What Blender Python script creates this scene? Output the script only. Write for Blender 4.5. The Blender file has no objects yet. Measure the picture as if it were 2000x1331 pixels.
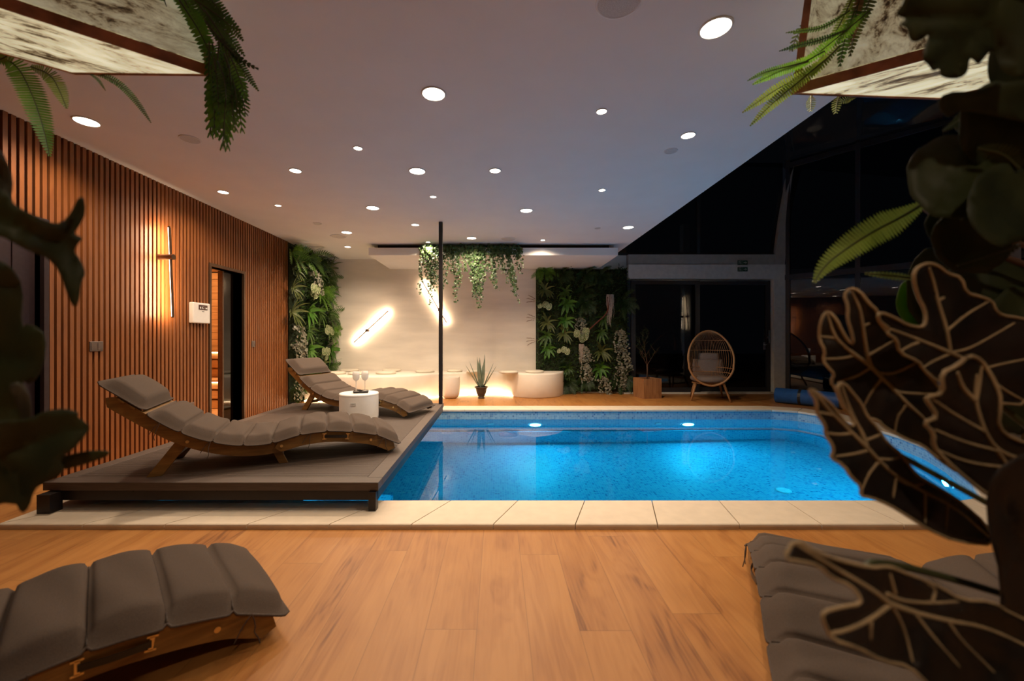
import bpy, math, random
from mathutils import Vector, Matrix, Euler
from mathutils.geometry import delaunay_2d_cdt
random.seed(11)
PI = math.pi
scene = bpy.context.scene
COL = scene.collection

# ------------------------------------------------------------ camera
F = 800.0; H = 1.1; CX = 971.0; CY = 661.0      # focal length in px of the 2000x1331 frame, eye height, vanishing point
cam_d = bpy.data.cameras.new('camera'); cam = bpy.data.objects.new('camera', cam_d); COL.objects.link(cam)
cam.location = (0, 0, H); cam.rotation_euler = (PI/2, 0, 0)
cam_d.sensor_width = 36; cam_d.lens = 36*F/2000
cam_d.shift_x = (1000-CX)/2000; cam_d.shift_y = -(665.5-CY)/2000
cam_d.clip_start = 0.02; cam_d.clip_end = 200
cam_d.dof.use_dof = True; cam_d.dof.focus_distance = 4.5; cam_d.dof.aperture_fstop = 2.0
scene.camera = cam

# ------------------------------------------------------------ world, exposure
w = bpy.data.worlds.new('night'); scene.world = w; w.use_nodes = True
bg = w.node_tree.nodes['Background']; bg.inputs[0].default_value = (0.02, 0.024, 0.035, 1); bg.inputs[1].default_value = 0.12
scene.view_settings.view_transform = 'Standard'; scene.view_settings.look = 'None'
scene.view_settings.gamma = 1.0; scene.view_settings.use_curve_mapping = False
scene.view_settings.exposure = 0.0
cy = scene.cycles
cy.use_denoising = True; cy.caustics_refractive = True; cy.caustics_reflective = False
cy.max_bounces = 9; cy.diffuse_bounces = 4; cy.glossy_bounces = 4; cy.transmission_bounces = 6; cy.transparent_max_bounces = 8
cy.sample_clamp_indirect = 3.0; cy.blur_glossy = 0.6; cy.use_light_tree = True

P_BIG, P_MID, P_SMALL = 76.0, 44.0, 28.0           # downlight power in watts
P_POOL = 50.0
WARM = (1.0, 0.76, 0.54); WARM2 = (1.0, 0.66, 0.40)

def at(px, py, Y):
    return Vector(((px-CX)/F*Y, Y, H-(py-CY)/F*Y))
def onz(px, py, z):
    Y = (H-z)*F/(py-CY)
    return Vector(((px-CX)/F*Y, Y, z))

# ------------------------------------------------------------ mesh helpers
class MB:
    def __init__(s): s.v = []; s.f = []; s.m = []; s.uv = None
    def face(s, idx, m=0): s.f.append(tuple(idx)); s.m.append(m)
    def poly(s, pts, m=0):
        b = len(s.v); s.v += [tuple(p) for p in pts]; s.face(range(b, b+len(pts)), m)
    def box(s, a, b, m=0):
        x0, y0, z0 = a; x1, y1, z1 = b; n = len(s.v)
        s.v += [(x0,y0,z0),(x1,y0,z0),(x1,y1,z0),(x0,y1,z0),(x0,y0,z1),(x1,y0,z1),(x1,y1,z1),(x0,y1,z1)]
        for q in ((0,3,2,1),(4,5,6,7),(0,1,5,4),(1,2,6,5),(2,3,7,6),(3,0,4,7)): s.face([n+i for i in q], m)
    def obox(s, c, ax, ay, az, m=0):
        c = Vector(c); n = len(s.v)
        for k in (-1,1):
            for j, i in ((-1,-1),(-1,1),(1,1),(1,-1)):
                s.v.append(tuple(c + ax*i + ay*j + az*k))
        for q in ((0,3,2,1),(4,5,6,7),(0,1,5,4),(1,2,6,5),(2,3,7,6),(3,0,4,7)): s.face([n+i for i in q], m)
    def ring_loft(s, rings, m=0, cap=True, closed=True):
        n = len(rings[0]); b = len(s.v)
        for r in rings: s.v += [tuple(p) for p in r]
        for i in range(len(rings)-1):
            for j in range(n if closed else n-1):
                k = (j+1) % n
                s.face((b+i*n+j, b+i*n+k, b+(i+1)*n+k, b+(i+1)*n+j), m)
        if cap:
            s.face([b+j for j in range(n)][::-1], m)
            e = b+(len(rings)-1)*n
            s.face([e+j for j in range(n)], m)
    def lathe(s, prof, c=(0,0,0), n=32, m=0, cap=True):
        c = Vector(c)
        s.ring_loft([[c+Vector((r*math.cos(2*PI*j/n), r*math.sin(2*PI*j/n), z)) for j in range(n)] for r, z in prof], m, cap)
    def tube(s, pts, r, n=8, m=0, cap=True):
        pts = [Vector(p) for p in pts]
        rs = r if isinstance(r, (list, tuple)) else [r]*len(pts)
        rings = []; up = None
        for i, p in enumerate(pts):
            t = (pts[min(i+1, len(pts)-1)]-pts[max(i-1, 0)])
            if t.length < 1e-9: t = Vector((0,0,1))
            t.normalize()
            if up is None:
                a = Vector((0,0,1)) if abs(t.z) < .9 else Vector((1,0,0))
                up = (a - t*a.dot(t)).normalized()
            else:
                up = up - t*up.dot(t)
                up = up.normalized() if up.length > 1e-6 else Vector((1,0,0))
            sd = t.cross(up)
            rings.append([p+(up*math.cos(2*PI*j/n)+sd*math.sin(2*PI*j/n))*rs[i] for j in range(n)])
        s.ring_loft(rings, m, cap)
    def grid(s, fn, nu, nv, m=0):
        b = len(s.v)
        for i in range(nu+1):
            for j in range(nv+1): s.v.append(tuple(fn(i/nu, j/nv)))
        for i in range(nu):
            for j in range(nv):
                a = b+i*(nv+1)+j
                s.face((a, a+nv+1, a+nv+2, a+1), m)
    def mesh(s, name, mats, smooth=False):
        me = bpy.data.meshes.new(name); me.from_pydata(s.v, [], s.f)
        for m in (mats if isinstance(mats, (list, tuple)) else [mats]): me.materials.append(m)
        me.polygons.foreach_set('material_index', s.m)
        if smooth: me.polygons.foreach_set('use_smooth', [True]*len(s.f))
        if s.uv is not None:
            l = me.uv_layers.new(name='UVMap'); k = 0
            for p in me.polygons:
                for li, q in zip(p.loop_indices, s.uv[k]): l.data[li].uv = q
                k += 1
        me.update(); return me
    def build(s, name, mats, parent=None, smooth=False, loc=None, rot=None, bevel=0, auto=False):
        o = bpy.data.objects.new(name, s.mesh(name, mats, smooth)); COL.objects.link(o)
        if parent is not None: o.parent = parent
        if loc is not None: o.location = loc
        if rot is not None: o.rotation_euler = rot
        if bevel:
            md = o.modifiers.new('bevel', 'BEVEL'); md.width = bevel; md.segments = 3; md.limit_method = 'ANGLE'; md.angle_limit = .6
        return o

def tag(o, label=None, cat=None, group=None, kind=None):
    if label: o['label'] = label
    if cat: o['category'] = cat
    if group: o['group'] = group
    if kind: o['kind'] = kind
    return o
def empty(name, loc=(0,0,0), rz=0, label=None, cat=None, group=None):
    o = bpy.data.objects.new(name, None); COL.objects.link(o)
    o.location = loc; o.rotation_euler = (0, 0, rz); o.empty_display_size = .1
    return tag(o, label, cat, group)
def copy_tree(o, parent=None):
    c = o.copy(); COL.objects.link(c)
    if parent is not None:
        c.parent = parent
    for ch in list(o.children): copy_tree(ch, c)
    return c
def struct(o, label=None): o['kind'] = 'structure'; 
def chaikin(p, n=2, closed=True):
    for _ in range(n):
        q = []
        L = len(p)
        for i in range(L if closed else L-1):
            a = Vector(p[i]); b = Vector(p[(i+1) % L]); q += [a*.75+b*.25, a*.25+b*.75]
        if not closed: q = [Vector(p[0])]+q+[Vector(p[-1])]
        p = q
    return p
def lerp1(xs, ys, x):
    if x <= xs[0]: return ys[0]+(ys[1]-ys[0])*(x-xs[0])/(xs[1]-xs[0])
    for i in range(len(xs)-1):
        if x <= xs[i+1]: return ys[i]+(ys[i+1]-ys[i])*(x-xs[i])/(xs[i+1]-xs[i])
    return ys[-1]+(ys[-1]-ys[-2])*(x-xs[-1])/(xs[-1]-xs[-2])
def spline(xs, ys, x):      # Catmull-Rom on uneven knots
    n = len(xs)
    if x <= xs[0] or x >= xs[-1]: return lerp1(xs, ys, x)
    i = max(k for k in range(n-1) if xs[k] <= x)
    def sl(k):
        a = max(k-1, 0); b = min(k+1, n-1)
        return (ys[b]-ys[a])/(xs[b]-xs[a])
    h = xs[i+1]-xs[i]; t = (x-xs[i])/h
    return ((2*t**3-3*t*t+1)*ys[i]+(t**3-2*t*t+t)*h*sl(i)+(-2*t**3+3*t*t)*ys[i+1]+(t**3-t*t)*h*sl(i+1))

# ------------------------------------------------------------ materials
def newmat(name):
    m = bpy.data.materials.new(name); m.use_nodes = True
    nt = m.node_tree; return m, nt, nt.nodes, nt.links, nt.nodes['Principled BSDF']
def plain(name, col, rough=.6, metal=0.0, noise=.12, scale=30, bump=0.0, spec=.5, stretch=(1,1,1)):
    m, nt, N, Lk, b = newmat(name)
    tc = N.new('ShaderNodeTexCoord'); mp = N.new('ShaderNodeMapping'); mp.inputs['Scale'].default_value = stretch
    nz = N.new('ShaderNodeTexNoise'); nz.inputs['Scale'].default_value = scale; nz.inputs['Detail'].default_value = 4
    Lk.new(tc.outputs['Object'], mp.inputs[0]); Lk.new(mp.outputs[0], nz.inputs['Vector'])
    r = N.new('ShaderNodeValToRGB')
    r.color_ramp.elements[0].position = .3; r.color_ramp.elements[1].position = .7
    r.color_ramp.elements[0].color = tuple(c*(1-noise) for c in col)+(1,)
    r.color_ramp.elements[1].color = tuple(min(1, c*(1+noise)) for c in col)+(1,)
    Lk.new(nz.outputs[0], r.inputs[0]); Lk.new(r.outputs[0], b.inputs['Base Color'])
    b.inputs['Roughness'].default_value = rough; b.inputs['Metallic'].default_value = metal
    b.inputs['Specular IOR Level'].default_value = spec
    if bump:
        bp = N.new('ShaderNodeBump'); bp.inputs['Strength'].default_value = bump; bp.inputs['Distance'].default_value = .01
        Lk.new(nz.outputs[0], bp.inputs['Height']); Lk.new(bp.outputs[0], b.inputs['Normal'])
    return m
def leafmat(name, c1, c2, rough=.45, trans=.3, scale=9):
    m, nt, N, Lk, b = newmat(name)
    tc = N.new('ShaderNodeTexCoord'); nz = N.new('ShaderNodeTexNoise'); nz.inputs['Scale'].default_value = scale
    Lk.new(tc.outputs['Object'], nz.inputs['Vector'])
    r = N.new('ShaderNodeValToRGB'); r.color_ramp.elements[0].position = .35; r.color_ramp.elements[1].position = .65
    r.color_ramp.elements[0].color = c1+(1,); r.color_ramp.elements[1].color = c2+(1,)
    Lk.new(nz.outputs[0], r.inputs[0]); Lk.new(r.outputs[0], b.inputs['Base Color']); b.inputs['Roughness'].default_value = rough
    if trans:
        t = N.new('ShaderNodeBsdfTranslucent'); mx = N.new('ShaderNodeMixShader'); mx.inputs[0].default_value = trans
        Lk.new(r.outputs[0], t.inputs[0]); Lk.new(b.outputs[0], mx.inputs[1]); Lk.new(t.outputs[0], mx.inputs[2])
        Lk.new(mx.outputs[0], N['Material Output'].inputs[0])
    return m
def emit(name, col, strength):
    m, nt, N, Lk, b = newmat(name)
    b.inputs['Base Color'].default_value = (.8,.8,.8,1)
    b.inputs['Emission Color'].default_value = col+(1,); b.inputs['Emission Strength'].default_value = strength
    return m
def wood(name, c1, c2, scale=6, stretch=(1,8,8), rough=.5):
    m, nt, N, Lk, b = newmat(name)
    tc = N.new('ShaderNodeTexCoord'); mp = N.new('ShaderNodeMapping'); mp.inputs['Scale'].default_value = stretch
    nz = N.new('ShaderNodeTexNoise'); nz.inputs['Scale'].default_value = scale; nz.inputs['Detail'].default_value = 6; nz.inputs['Distortion'].default_value = .6
    Lk.new(tc.outputs['Object'], mp.inputs[0]); Lk.new(mp.outputs[0], nz.inputs['Vector'])
    r = N.new('ShaderNodeValToRGB'); r.color_ramp.elements[0].position = .3; r.color_ramp.elements[1].position = .7
    r.color_ramp.elements[0].color = c1+(1,); r.color_ramp.elements[1].color = c2+(1,)
    Lk.new(nz.outputs[0], r.inputs[0]); Lk.new(r.outputs[0], b.inputs['Base Color']); b.inputs['Roughness'].default_value = rough
    return m
def mathn(N, Lk, op, a, b=None):
    n = N.new('ShaderNodeMath'); n.operation = op
    for i, q in enumerate((a, b)):
        if q is None: continue
        if isinstance(q, (int, float)): n.inputs[i].default_value = q
        else: Lk.new(q, n.inputs[i])
    return n.outputs[0]

def floor_mat():
    m, nt, N, Lk, b = newmat('oak_planks')
    tc = N.new('ShaderNodeTexCoord'); sp = N.new('ShaderNodeSeparateXYZ'); Lk.new(tc.outputs['Object'], sp.inputs[0])
    row = mathn(N, Lk, 'FLOOR', mathn(N, Lk, 'DIVIDE', mathn(N, Lk, 'ADD', sp.outputs[0], 20.06), .194))
    wn = N.new('ShaderNodeTexWhiteNoise'); wn.noise_dimensions = '1D'; Lk.new(row, wn.inputs['W'])
    yo = mathn(N, Lk, 'DIVIDE', mathn(N, Lk, 'ADD', sp.outputs[1], mathn(N, Lk, 'MULTIPLY', wn.outputs[0], 1.3)), 1.28)
    colr = mathn(N, Lk, 'FLOOR', yo)
    wn2 = N.new('ShaderNodeTexWhiteNoise'); wn2.noise_dimensions = '2D'
    cb = N.new('ShaderNodeCombineXYZ'); Lk.new(row, cb.inputs[0]); Lk.new(colr, cb.inputs[1]); Lk.new(cb.outputs[0], wn2.inputs['Vector'])
    # grain coordinates shifted per plank
    cb2 = N.new('ShaderNodeCombineXYZ')
    Lk.new(mathn(N, Lk, 'MULTIPLY', sp.outputs[0], 7.0), cb2.inputs[0]); Lk.new(mathn(N, Lk, 'MULTIPLY', sp.outputs[1], 1.1), cb2.inputs[1])
    Lk.new(mathn(N, Lk, 'MULTIPLY', wn2.outputs[0], 37.0), cb2.inputs[2])
    n1 = N.new('ShaderNodeTexNoise'); n1.inputs['Scale'].default_value = 1.0; n1.inputs['Detail'].default_value = 3; n1.inputs['Distortion'].default_value = .9
    Lk.new(cb2.outputs[0], n1.inputs['Vector'])
    wv = N.new('ShaderNodeMath'); wv.operation = 'SINE'
    Lk.new(mathn(N, Lk, 'MULTIPLY', n1.outputs[0], 42.0), wv.inputs[0])
    cb3 = N.new('ShaderNodeCombineXYZ')
    Lk.new(mathn(N, Lk, 'MULTIPLY', sp.outputs[0], 90.0), cb3.inputs[0]); Lk.new(mathn(N, Lk, 'MULTIPLY', sp.outputs[1], 4.0), cb3.inputs[1])
    n2 = N.new('ShaderNodeTexNoise'); n2.inputs['Scale'].default_value = 1; n2.inputs['Detail'].default_value = 5; Lk.new(cb3.outputs[0], n2.inputs['Vector'])
    cb4 = N.new('ShaderNodeCombineXYZ')
    Lk.new(mathn(N, Lk, 'MULTIPLY', sp.outputs[0], 3.3), cb4.inputs[0]); Lk.new(mathn(N, Lk, 'MULTIPLY', sp.outputs[1], 1.3), cb4.inputs[1]); Lk.new(mathn(N, Lk, 'MULTIPLY', wn2.outputs[0], 11.0), cb4.inputs[2])
    n3 = N.new('ShaderNodeTexNoise'); n3.inputs['Scale'].default_value = 2.2; n3.inputs['Detail'].default_value = 2; Lk.new(cb4.outputs[0], n3.inputs['Vector'])
    s = mathn(N, Lk, 'ADD', mathn(N, Lk, 'MULTIPLY', n1.outputs[0], .40), mathn(N, Lk, 'MULTIPLY', wv.outputs[0], .035))
    s = mathn(N, Lk, 'ADD', s, mathn(N, Lk, 'MULTIPLY', n2.outputs[0], .22))
    s = mathn(N, Lk, 'ADD', s, mathn(N, Lk, 'MULTIPLY', n3.outputs[0], .30))
    s = mathn(N, Lk, 'ADD', s, mathn(N, Lk, 'MULTIPLY', wn2.outputs[0], .07))
    r = N.new('ShaderNodeValToRGB'); e = r.color_ramp.elements
    e[0].position = .33; e[0].color = (.185, .070, .018, 1); e[1].position = .62; e[1].color = (.43, .198, .055, 1)
    x = e.new(.41); x.color = (.33, .135, .034, 1); x = e.new(.50); x.color = (.385, .168, .044, 1)
    Lk.new(s, r.inputs[0])
    cbk = N.new('ShaderNodeCombineXYZ'); Lk.new(mathn(N, Lk, 'MULTIPLY', sp.outputs[0], 3.1), cbk.inputs[0]); Lk.new(mathn(N, Lk, 'MULTIPLY', sp.outputs[1], 1.0), cbk.inputs[1])
    vo = N.new('ShaderNodeTexVoronoi'); vo.inputs['Scale'].default_value = 1.0; Lk.new(cbk.outputs[0], vo.inputs['Vector'])
    kn = N.new('ShaderNodeMapRange'); kn.inputs['From Min'].default_value = .02; kn.inputs['From Max'].default_value = .17; kn.inputs['To Min'].default_value = .42; kn.inputs['To Max'].default_value = 0
    Lk.new(mathn(N, Lk, 'ADD', vo.outputs['Distance'], mathn(N, Lk, 'MULTIPLY', n2.outputs[0], .10)), kn.inputs['Value'])
    km = N.new('ShaderNodeMix'); km.data_type = 'RGBA'; Lk.new(kn.outputs[0], km.inputs[0]); Lk.new(r.outputs[0], km.inputs[6]); km.inputs[7].default_value = (.12, .045, .014, 1)
    # seams
    fx = mathn(N, Lk, 'FRACT', mathn(N, Lk, 'DIVIDE', mathn(N, Lk, 'ADD', sp.outputs[0], 20.06), .194))
    fy = mathn(N, Lk, 'FRACT', yo)
    sx = mathn(N, Lk, 'LESS_THAN', fx, .012); sy = mathn(N, Lk, 'LESS_THAN', fy, .0022)
    sm = mathn(N, Lk, 'MAXIMUM', sx, sy)
    mx = N.new('ShaderNodeMix'); mx.data_type = 'RGBA'; Lk.new(mathn(N, Lk, 'MULTIPLY', sm, .55), mx.inputs[0]); Lk.new(km.outputs[2], mx.inputs[6]); mx.inputs[7].default_value = (.13, .055, .02, 1)
    Lk.new(mx.outputs[2], b.inputs['Base Color']); b.inputs['Roughness'].default_value = .42; b.inputs['Specular IOR Level'].default_value = .35
    return m
def mosaic_mat():
    m, nt, N, Lk, b = newmat('blue_mosaic')
    uv = N.new('ShaderNodeUVMap'); uv.uv_map = 'UVMap'; sp = N.new('ShaderNodeSeparateXYZ'); Lk.new(uv.outputs[0], sp.inputs[0])
    S = 1/.026
    ux = mathn(N, Lk, 'MULTIPLY', sp.outputs[0], S); uy = mathn(N, Lk, 'MULTIPLY', sp.outputs[1], S)
    cb = N.new('ShaderNodeCombineXYZ'); Lk.new(mathn(N, Lk, 'FLOOR', ux), cb.inputs[0]); Lk.new(mathn(N, Lk, 'FLOOR', uy), cb.inputs[1])
    wn = N.new('ShaderNodeTexWhiteNoise'); wn.noise_dimensions = '2D'; Lk.new(cb.outputs[0], wn.inputs['Vector'])
    r = N.new('ShaderNodeValToRGB'); r.color_ramp.interpolation = 'CONSTANT'; e = r.color_ramp.elements
    e[0].position = 0; e[0].color = (.22, .42, .56, 1); e[1].position = .3; e[1].color = (.18, .37, .53, 1)
    for p, c in ((.52, (.25, .45, .58)), (.74, (.13, .30, .49)), (.90, (.20, .39, .55)), (.96, (.08, .20, .38))):
        x = e.new(p); x.color = c+(1,)
    Lk.new(wn.outputs[0], r.inputs[0])
    fx = mathn(N, Lk, 'FRACT', ux); fy = mathn(N, Lk, 'FRACT', uy)
    g = mathn(N, Lk, 'MAXIMUM', mathn(N, Lk, 'LESS_THAN', fx, .1), mathn(N, Lk, 'LESS_THAN', fy, .1))
    mx = N.new('ShaderNodeMix'); mx.data_type = 'RGBA'; Lk.new(g, mx.inputs[0]); Lk.new(r.outputs[0], mx.inputs[6]); mx.inputs[7].default_value = (.42, .55, .60, 1)
    Lk.new(mx.outputs[2], b.inputs['Base Color']); b.inputs['Roughness'].default_value = .35
    return m
def bark_mat(rot=0):
    m, nt, N, Lk, b = newmat('translucent_stone_veneer')
    tc = N.new('ShaderNodeTexCoord'); mp = N.new('ShaderNodeMapping'); mp.inputs['Scale'].default_value = (2.6, 11, 8); mp.vector_type = 'POINT'; mp2 = N.new('ShaderNodeMapping'); mp2.inputs['Rotation'].default_value = (0, 0, rot); Lk.new(tc.outputs['Object'], mp2.inputs[0])
    Lk.new(mp2.outputs[0], mp.inputs[0])
    n1 = N.new('ShaderNodeTexNoise'); n1.inputs['Scale'].default_value = 1.4; n1.inputs['Detail'].default_value = 10; n1.inputs['Roughness'].default_value = .74; n1.inputs['Distortion'].default_value = .5
    Lk.new(mp.outputs[0], n1.inputs['Vector'])
    r = N.new('ShaderNodeValToRGB'); e = r.color_ramp.elements
    e[0].position = .38; e[0].color = (.03, .016, .008, 1); e[1].position = .70; e[1].color = (.90, .86, .62, 1)
    x = e.new(.425); x.color = (.20, .14, .07, 1); x = e.new(.465); x.color = (.52, .45, .27, 1); x = e.new(.56); x.color = (.74, .70, .47, 1)
    Lk.new(n1.outputs[0], r.inputs[0]); Lk.new(r.outputs[0], b.inputs['Base Color'])
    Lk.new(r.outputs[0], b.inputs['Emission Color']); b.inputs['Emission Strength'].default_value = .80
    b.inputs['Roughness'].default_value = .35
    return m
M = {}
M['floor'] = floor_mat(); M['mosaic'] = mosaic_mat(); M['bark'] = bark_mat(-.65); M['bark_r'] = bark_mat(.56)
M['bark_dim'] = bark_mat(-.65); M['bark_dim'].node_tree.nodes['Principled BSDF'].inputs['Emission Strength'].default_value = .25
M['ceiling'] = plain('ceiling_paint', (.82, .81, .79), .85, scale=3, noise=.02, bump=.02)
M['plaster'] = plain('cream_plaster', (.84, .78, .69), .85, scale=2.2, noise=.09, stretch=(.5, 1, 2.4))
M['slat'] = wood('slat_veneer', (.19, .060, .015), (.26, .088, .022), 3, (6, 6, 1), .48)
M['felt'] = plain('black_felt', (.012, .009, .008), .95)
M['bronze'] = plain('bronze_frame', (.10, .055, .03), .4, .6)
M['coping'] = plain('cream_stone', (.62, .53, .41), .6, scale=14, noise=.05, bump=.03)
M['deck'] = plain('composite_deck', (.080, .058, .046), .6, scale=20, noise=.2, stretch=(.4, 8, 8), bump=.05)
M['steel'] = plain('black_steel', (.016, .011, .010), .45, .2)
M['cloth'] = plain('taupe_fabric', (.085, .064, .051), .95, scale=420, noise=.18, bump=.08, spec=.15)
M['piping'] = plain('dark_piping', (.07, .052, .042), .92, scale=120, noise=.2)
M['teak'] = wood('oiled_teak', (.145, .068, .014), (.25, .128, .032), 5, (1.2, 9, 9), .5)
M['white'] = plain('white_plastic', (.80, .78, .74), .35, noise=.02)
M['cream_pad'] = plain('cream_pad', (.72, .66, .54), .8, scale=60, noise=.05)
M['ceramic'] = plain('matt_white_ceramic', (.68, .60, .52), .5, noise=.02)
M['dark_pot'] = plain('dark_clay', (.055, .040, .030), .5)
M['brass'] = plain('brass', (.75, .55, .25), .3, .9)
M['chrome'] = plain('brushed_steel', (.6, .6, .58), .3, 1.0)
M['black'] = plain('black_plastic', (.012, .011, .011), .4)
M['grayplate'] = plain('taupe_plate', (.12, .085, .07), .4)
M['rattan'] = wood('rattan', (.27, .13, .05), (.40, .21, .085), 20, (4, 4, 4), .5)
M['crate'] = wood('crate_wood', (.22, .095, .035), (.38, .19, .08), 4, (8, 8, 1), .6)
M['copper'] = plain('rusted_copper', (.34, .13, .055), .45, .2, scale=12, noise=.45)
M['disc'] = emit('lamp_glow', (1, .86, .70), 15)
M['tube'] = emit('tube_glow', (1, .80, .60), 8)
M['led'] = emit('led_glow', (1, .72, .42), 16)
M['poolglow'] = emit('pool_lamp_glow', (.85, .96, 1), 14)
M['poolwhite'] = plain('pool_fitting', (.62, .74, .78), .4)
M['bluecover'] = plain('blue_cover', (.02, .10, .34), .5, scale=20)
M['frame'] = plain('anthracite_frame', (.022, .022, .026), .4)
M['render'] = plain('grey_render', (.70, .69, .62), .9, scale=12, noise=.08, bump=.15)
M['render_shade'] = plain('grey_render_shaded', (.42, .40, .35), .9, scale=12, noise=.08)  # darker copy of the render, shade of the set-back beam put into its colour
M['soil'] = plain('soil', (.03, .018, .010), .95, scale=40)
M['saunawood'] = wood('sauna_spruce', (.50, .27, .10), (.66, .40, .18), 3, (1, 1, 9), .6)
M['bench'] = plain('bench_plaster', (.78, .72, .62), .85, scale=5, noise=.04)
def glassmat(name, col, rough=.02):
    m, nt, N, Lk, b = newmat(name)
    b.inputs['Base Color'].default_value = col+(1,); b.inputs['Roughness'].default_value = rough; b.inputs['Specular IOR Level'].default_value = .6
    t = N.new('ShaderNodeBsdfTransparent'); t.inputs[0].default_value = (.5, .52, .52, 1)
    g = N.new('ShaderNodeBsdfGlossy'); g.inputs['Roughness'].default_value = .0; g.inputs[0].default_value = (.9, .9, .9, 1)
    fr = N.new('ShaderNodeFresnel'); fr.inputs[0].default_value = 1.5
    mx = N.new('ShaderNodeMixShader'); Lk.new(fr.outputs[0], mx.inputs[0]); Lk.new(t.outputs[0], mx.inputs[1]); Lk.new(g.outputs[0], mx.inputs[2])
    Lk.new(mx.outputs[0], N['Material Output'].inputs[0]); return m
M['glass'] = glassmat('dark_glazing', (.02, .02, .02))
def watermat():
    m, nt, N, Lk, b = newmat('pool_water')
    g = N.new('ShaderNodeBsdfRefraction'); g.inputs['IOR'].default_value = 1.33; g.inputs['Roughness'].default_value = 0; g.inputs[0].default_value = (.22, .74, .88, 1)
    s = N.new('ShaderNodeBsdfGlossy'); s.inputs['Roughness'].default_value = 0.01
    fr = N.new('ShaderNodeFresnel'); fr.inputs[0].default_value = 1.33
    mx = N.new('ShaderNodeMixShader'); Lk.new(fr.outputs[0], mx.inputs[0]); Lk.new(g.outputs[0], mx.inputs[1]); Lk.new(s.outputs[0], mx.inputs[2])
    tc = N.new('ShaderNodeTexCoord'); nz = N.new('ShaderNodeTexNoise'); nz.inputs['Scale'].default_value = 7; Lk.new(tc.outputs['Object'], nz.inputs['Vector'])
    bp = N.new('ShaderNodeBump'); bp.inputs['Strength'].default_value = .012; bp.inputs['Distance'].default_value = .01
    Lk.new(nz.outputs[0], bp.inputs['Height'])
    for n in (g, s, fr): Lk.new(bp.outputs[0], n.inputs['Normal'])
    Lk.new(mx.outputs[0], N['Material Output'].inputs[0]); return m
M['water'] = watermat()
def clearglass():
    m, nt, N, Lk, b = newmat('drinking_glass')
    b.inputs['Base Color'].default_value = (.95, .93, .9, 1); b.inputs['Roughness'].default_value = .25
    b.inputs['Transmission Weight'].default_value = .55; b.inputs['IOR'].default_value = 1.1
    return m
M['clear'] = clearglass()
# foliage
M['g_mid'] = leafmat('leaf_mid_green', (.05, .12, .018), (.10, .20, .035), trans=.35)
M['g_bright'] = leafmat('leaf_bright_green', (.055, .18, .016), (.11, .28, .03))
M['g_dark'] = leafmat('leaf_dark_green', (.018, .05, .012), (.04, .085, .02))
M['g_olive'] = leafmat('leaf_olive', (.09, .12, .03), (.16, .19, .055))
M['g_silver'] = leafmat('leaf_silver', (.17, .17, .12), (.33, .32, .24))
M['g_cream'] = leafmat('leaf_cream_vein', (.30, .34, .16), (.50, .52, .32), scale=40)
M['g_ivy'] = leafmat('leaf_ivy', (.022, .062, .014), (.07, .125, .04), scale=16)
M['g_yel'] = leafmat('leaf_yellow_green', (.16, .24, .03), (.24, .33, .06))
M['g_fern'] = leafmat('leaf_fern', (.08, .20, .015), (.15, .32, .035), trans=.4)
M['g_agave'] = leafmat('leaf_agave', (.14, .20, .15), (.24, .32, .24), trans=.05)
M['g_brown'] = leafmat('dry_plume', (.22, .11, .06), (.36, .22, .13))
M['roots'] = plain('pale_roots', (.50, .42, .36), .8)
M['stem'] = plain('brown_stem', (.09, .045, .025), .8)
M['al_dark'] = leafmat('alocasia_blade', (.007, .006, .005), (.022, .015, .012), .45, .0, scale=7)
M['al_vein'] = plain('alocasia_vein', (.36, .265, .145), .75, noise=.2)
M['al_stem'] = plain('alocasia_stalk', (.05, .055, .02), .5)
# ============================================================ the setting
XL, XR, ZC, YB, YE = -3.44, 2.237, 2.689, 8.25, 8.10     # slat wall, ceiling edge, ceiling height, plaster wall, glazed end wall
inner = [(-2.55, 2.683), (3.05, 2.683), (3.27, 2.74), (3.63, 3.12), (4.07, 3.72), (4.27, 4.08), (4.42, 4.48), (4.50, 4.95), (4.54, 5.75), (4.42, 6.02), (4.12, 6.16), (-2.55, 6.16)]
inner = [Vector((x, y, 0)) for x, y in inner]
def offset(poly, d):
    out = []; n = len(poly)
    for i in range(n):
        a, b, c = poly[i-1], poly[i], poly[(i+1) % n]
        t1 = (b-a).normalized(); t2 = (c-b).normalized()
        n1 = Vector((t1.y, -t1.x, 0)); n2 = Vector((t2.y, -t2.x, 0)); m = (n1+n2).normalized()
        out.append(b+m*(d/max(.4, m.dot(n1))))
    return out
outer = offset(inner, .33)
# floor around the pool (kept under the outer half of the coping)
hole = offset(inner, .10)
mb = MB()
def fl(pts): mb.poly([(x, y, 0) for x, y in pts])
hx0, hy0, hy1 = hole[0].x, hole[0].y, hole[-1].y
fl([(XL, -3), (9.4, -3), (9.4, hy0), (hole[1].x, hy0), (hx0, hy0), (XL, hy0)])
fl([(XL, hy0), (hx0, hy0), (hx0, hy1), (XL, hy1)])
fl([(XL, hy1), (hx0, hy1), (hole[-2].x, hy1), (9.4, hy1), (9.4, 8.25), (XL, 8.25)])
rp = [(p.x, p.y) for p in hole[1:-1]]
fl([(9.4, hy0), (9.4, hy1)] + rp[::-1])
o = mb.build('floor', M['floor']); struct(o)
# ceiling slab
mb = MB(); mb.box((XL-.1, -3, ZC), (XR, YB+.1, ZC+.30)); struct(mb.build('ceiling', M['ceiling']))
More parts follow.
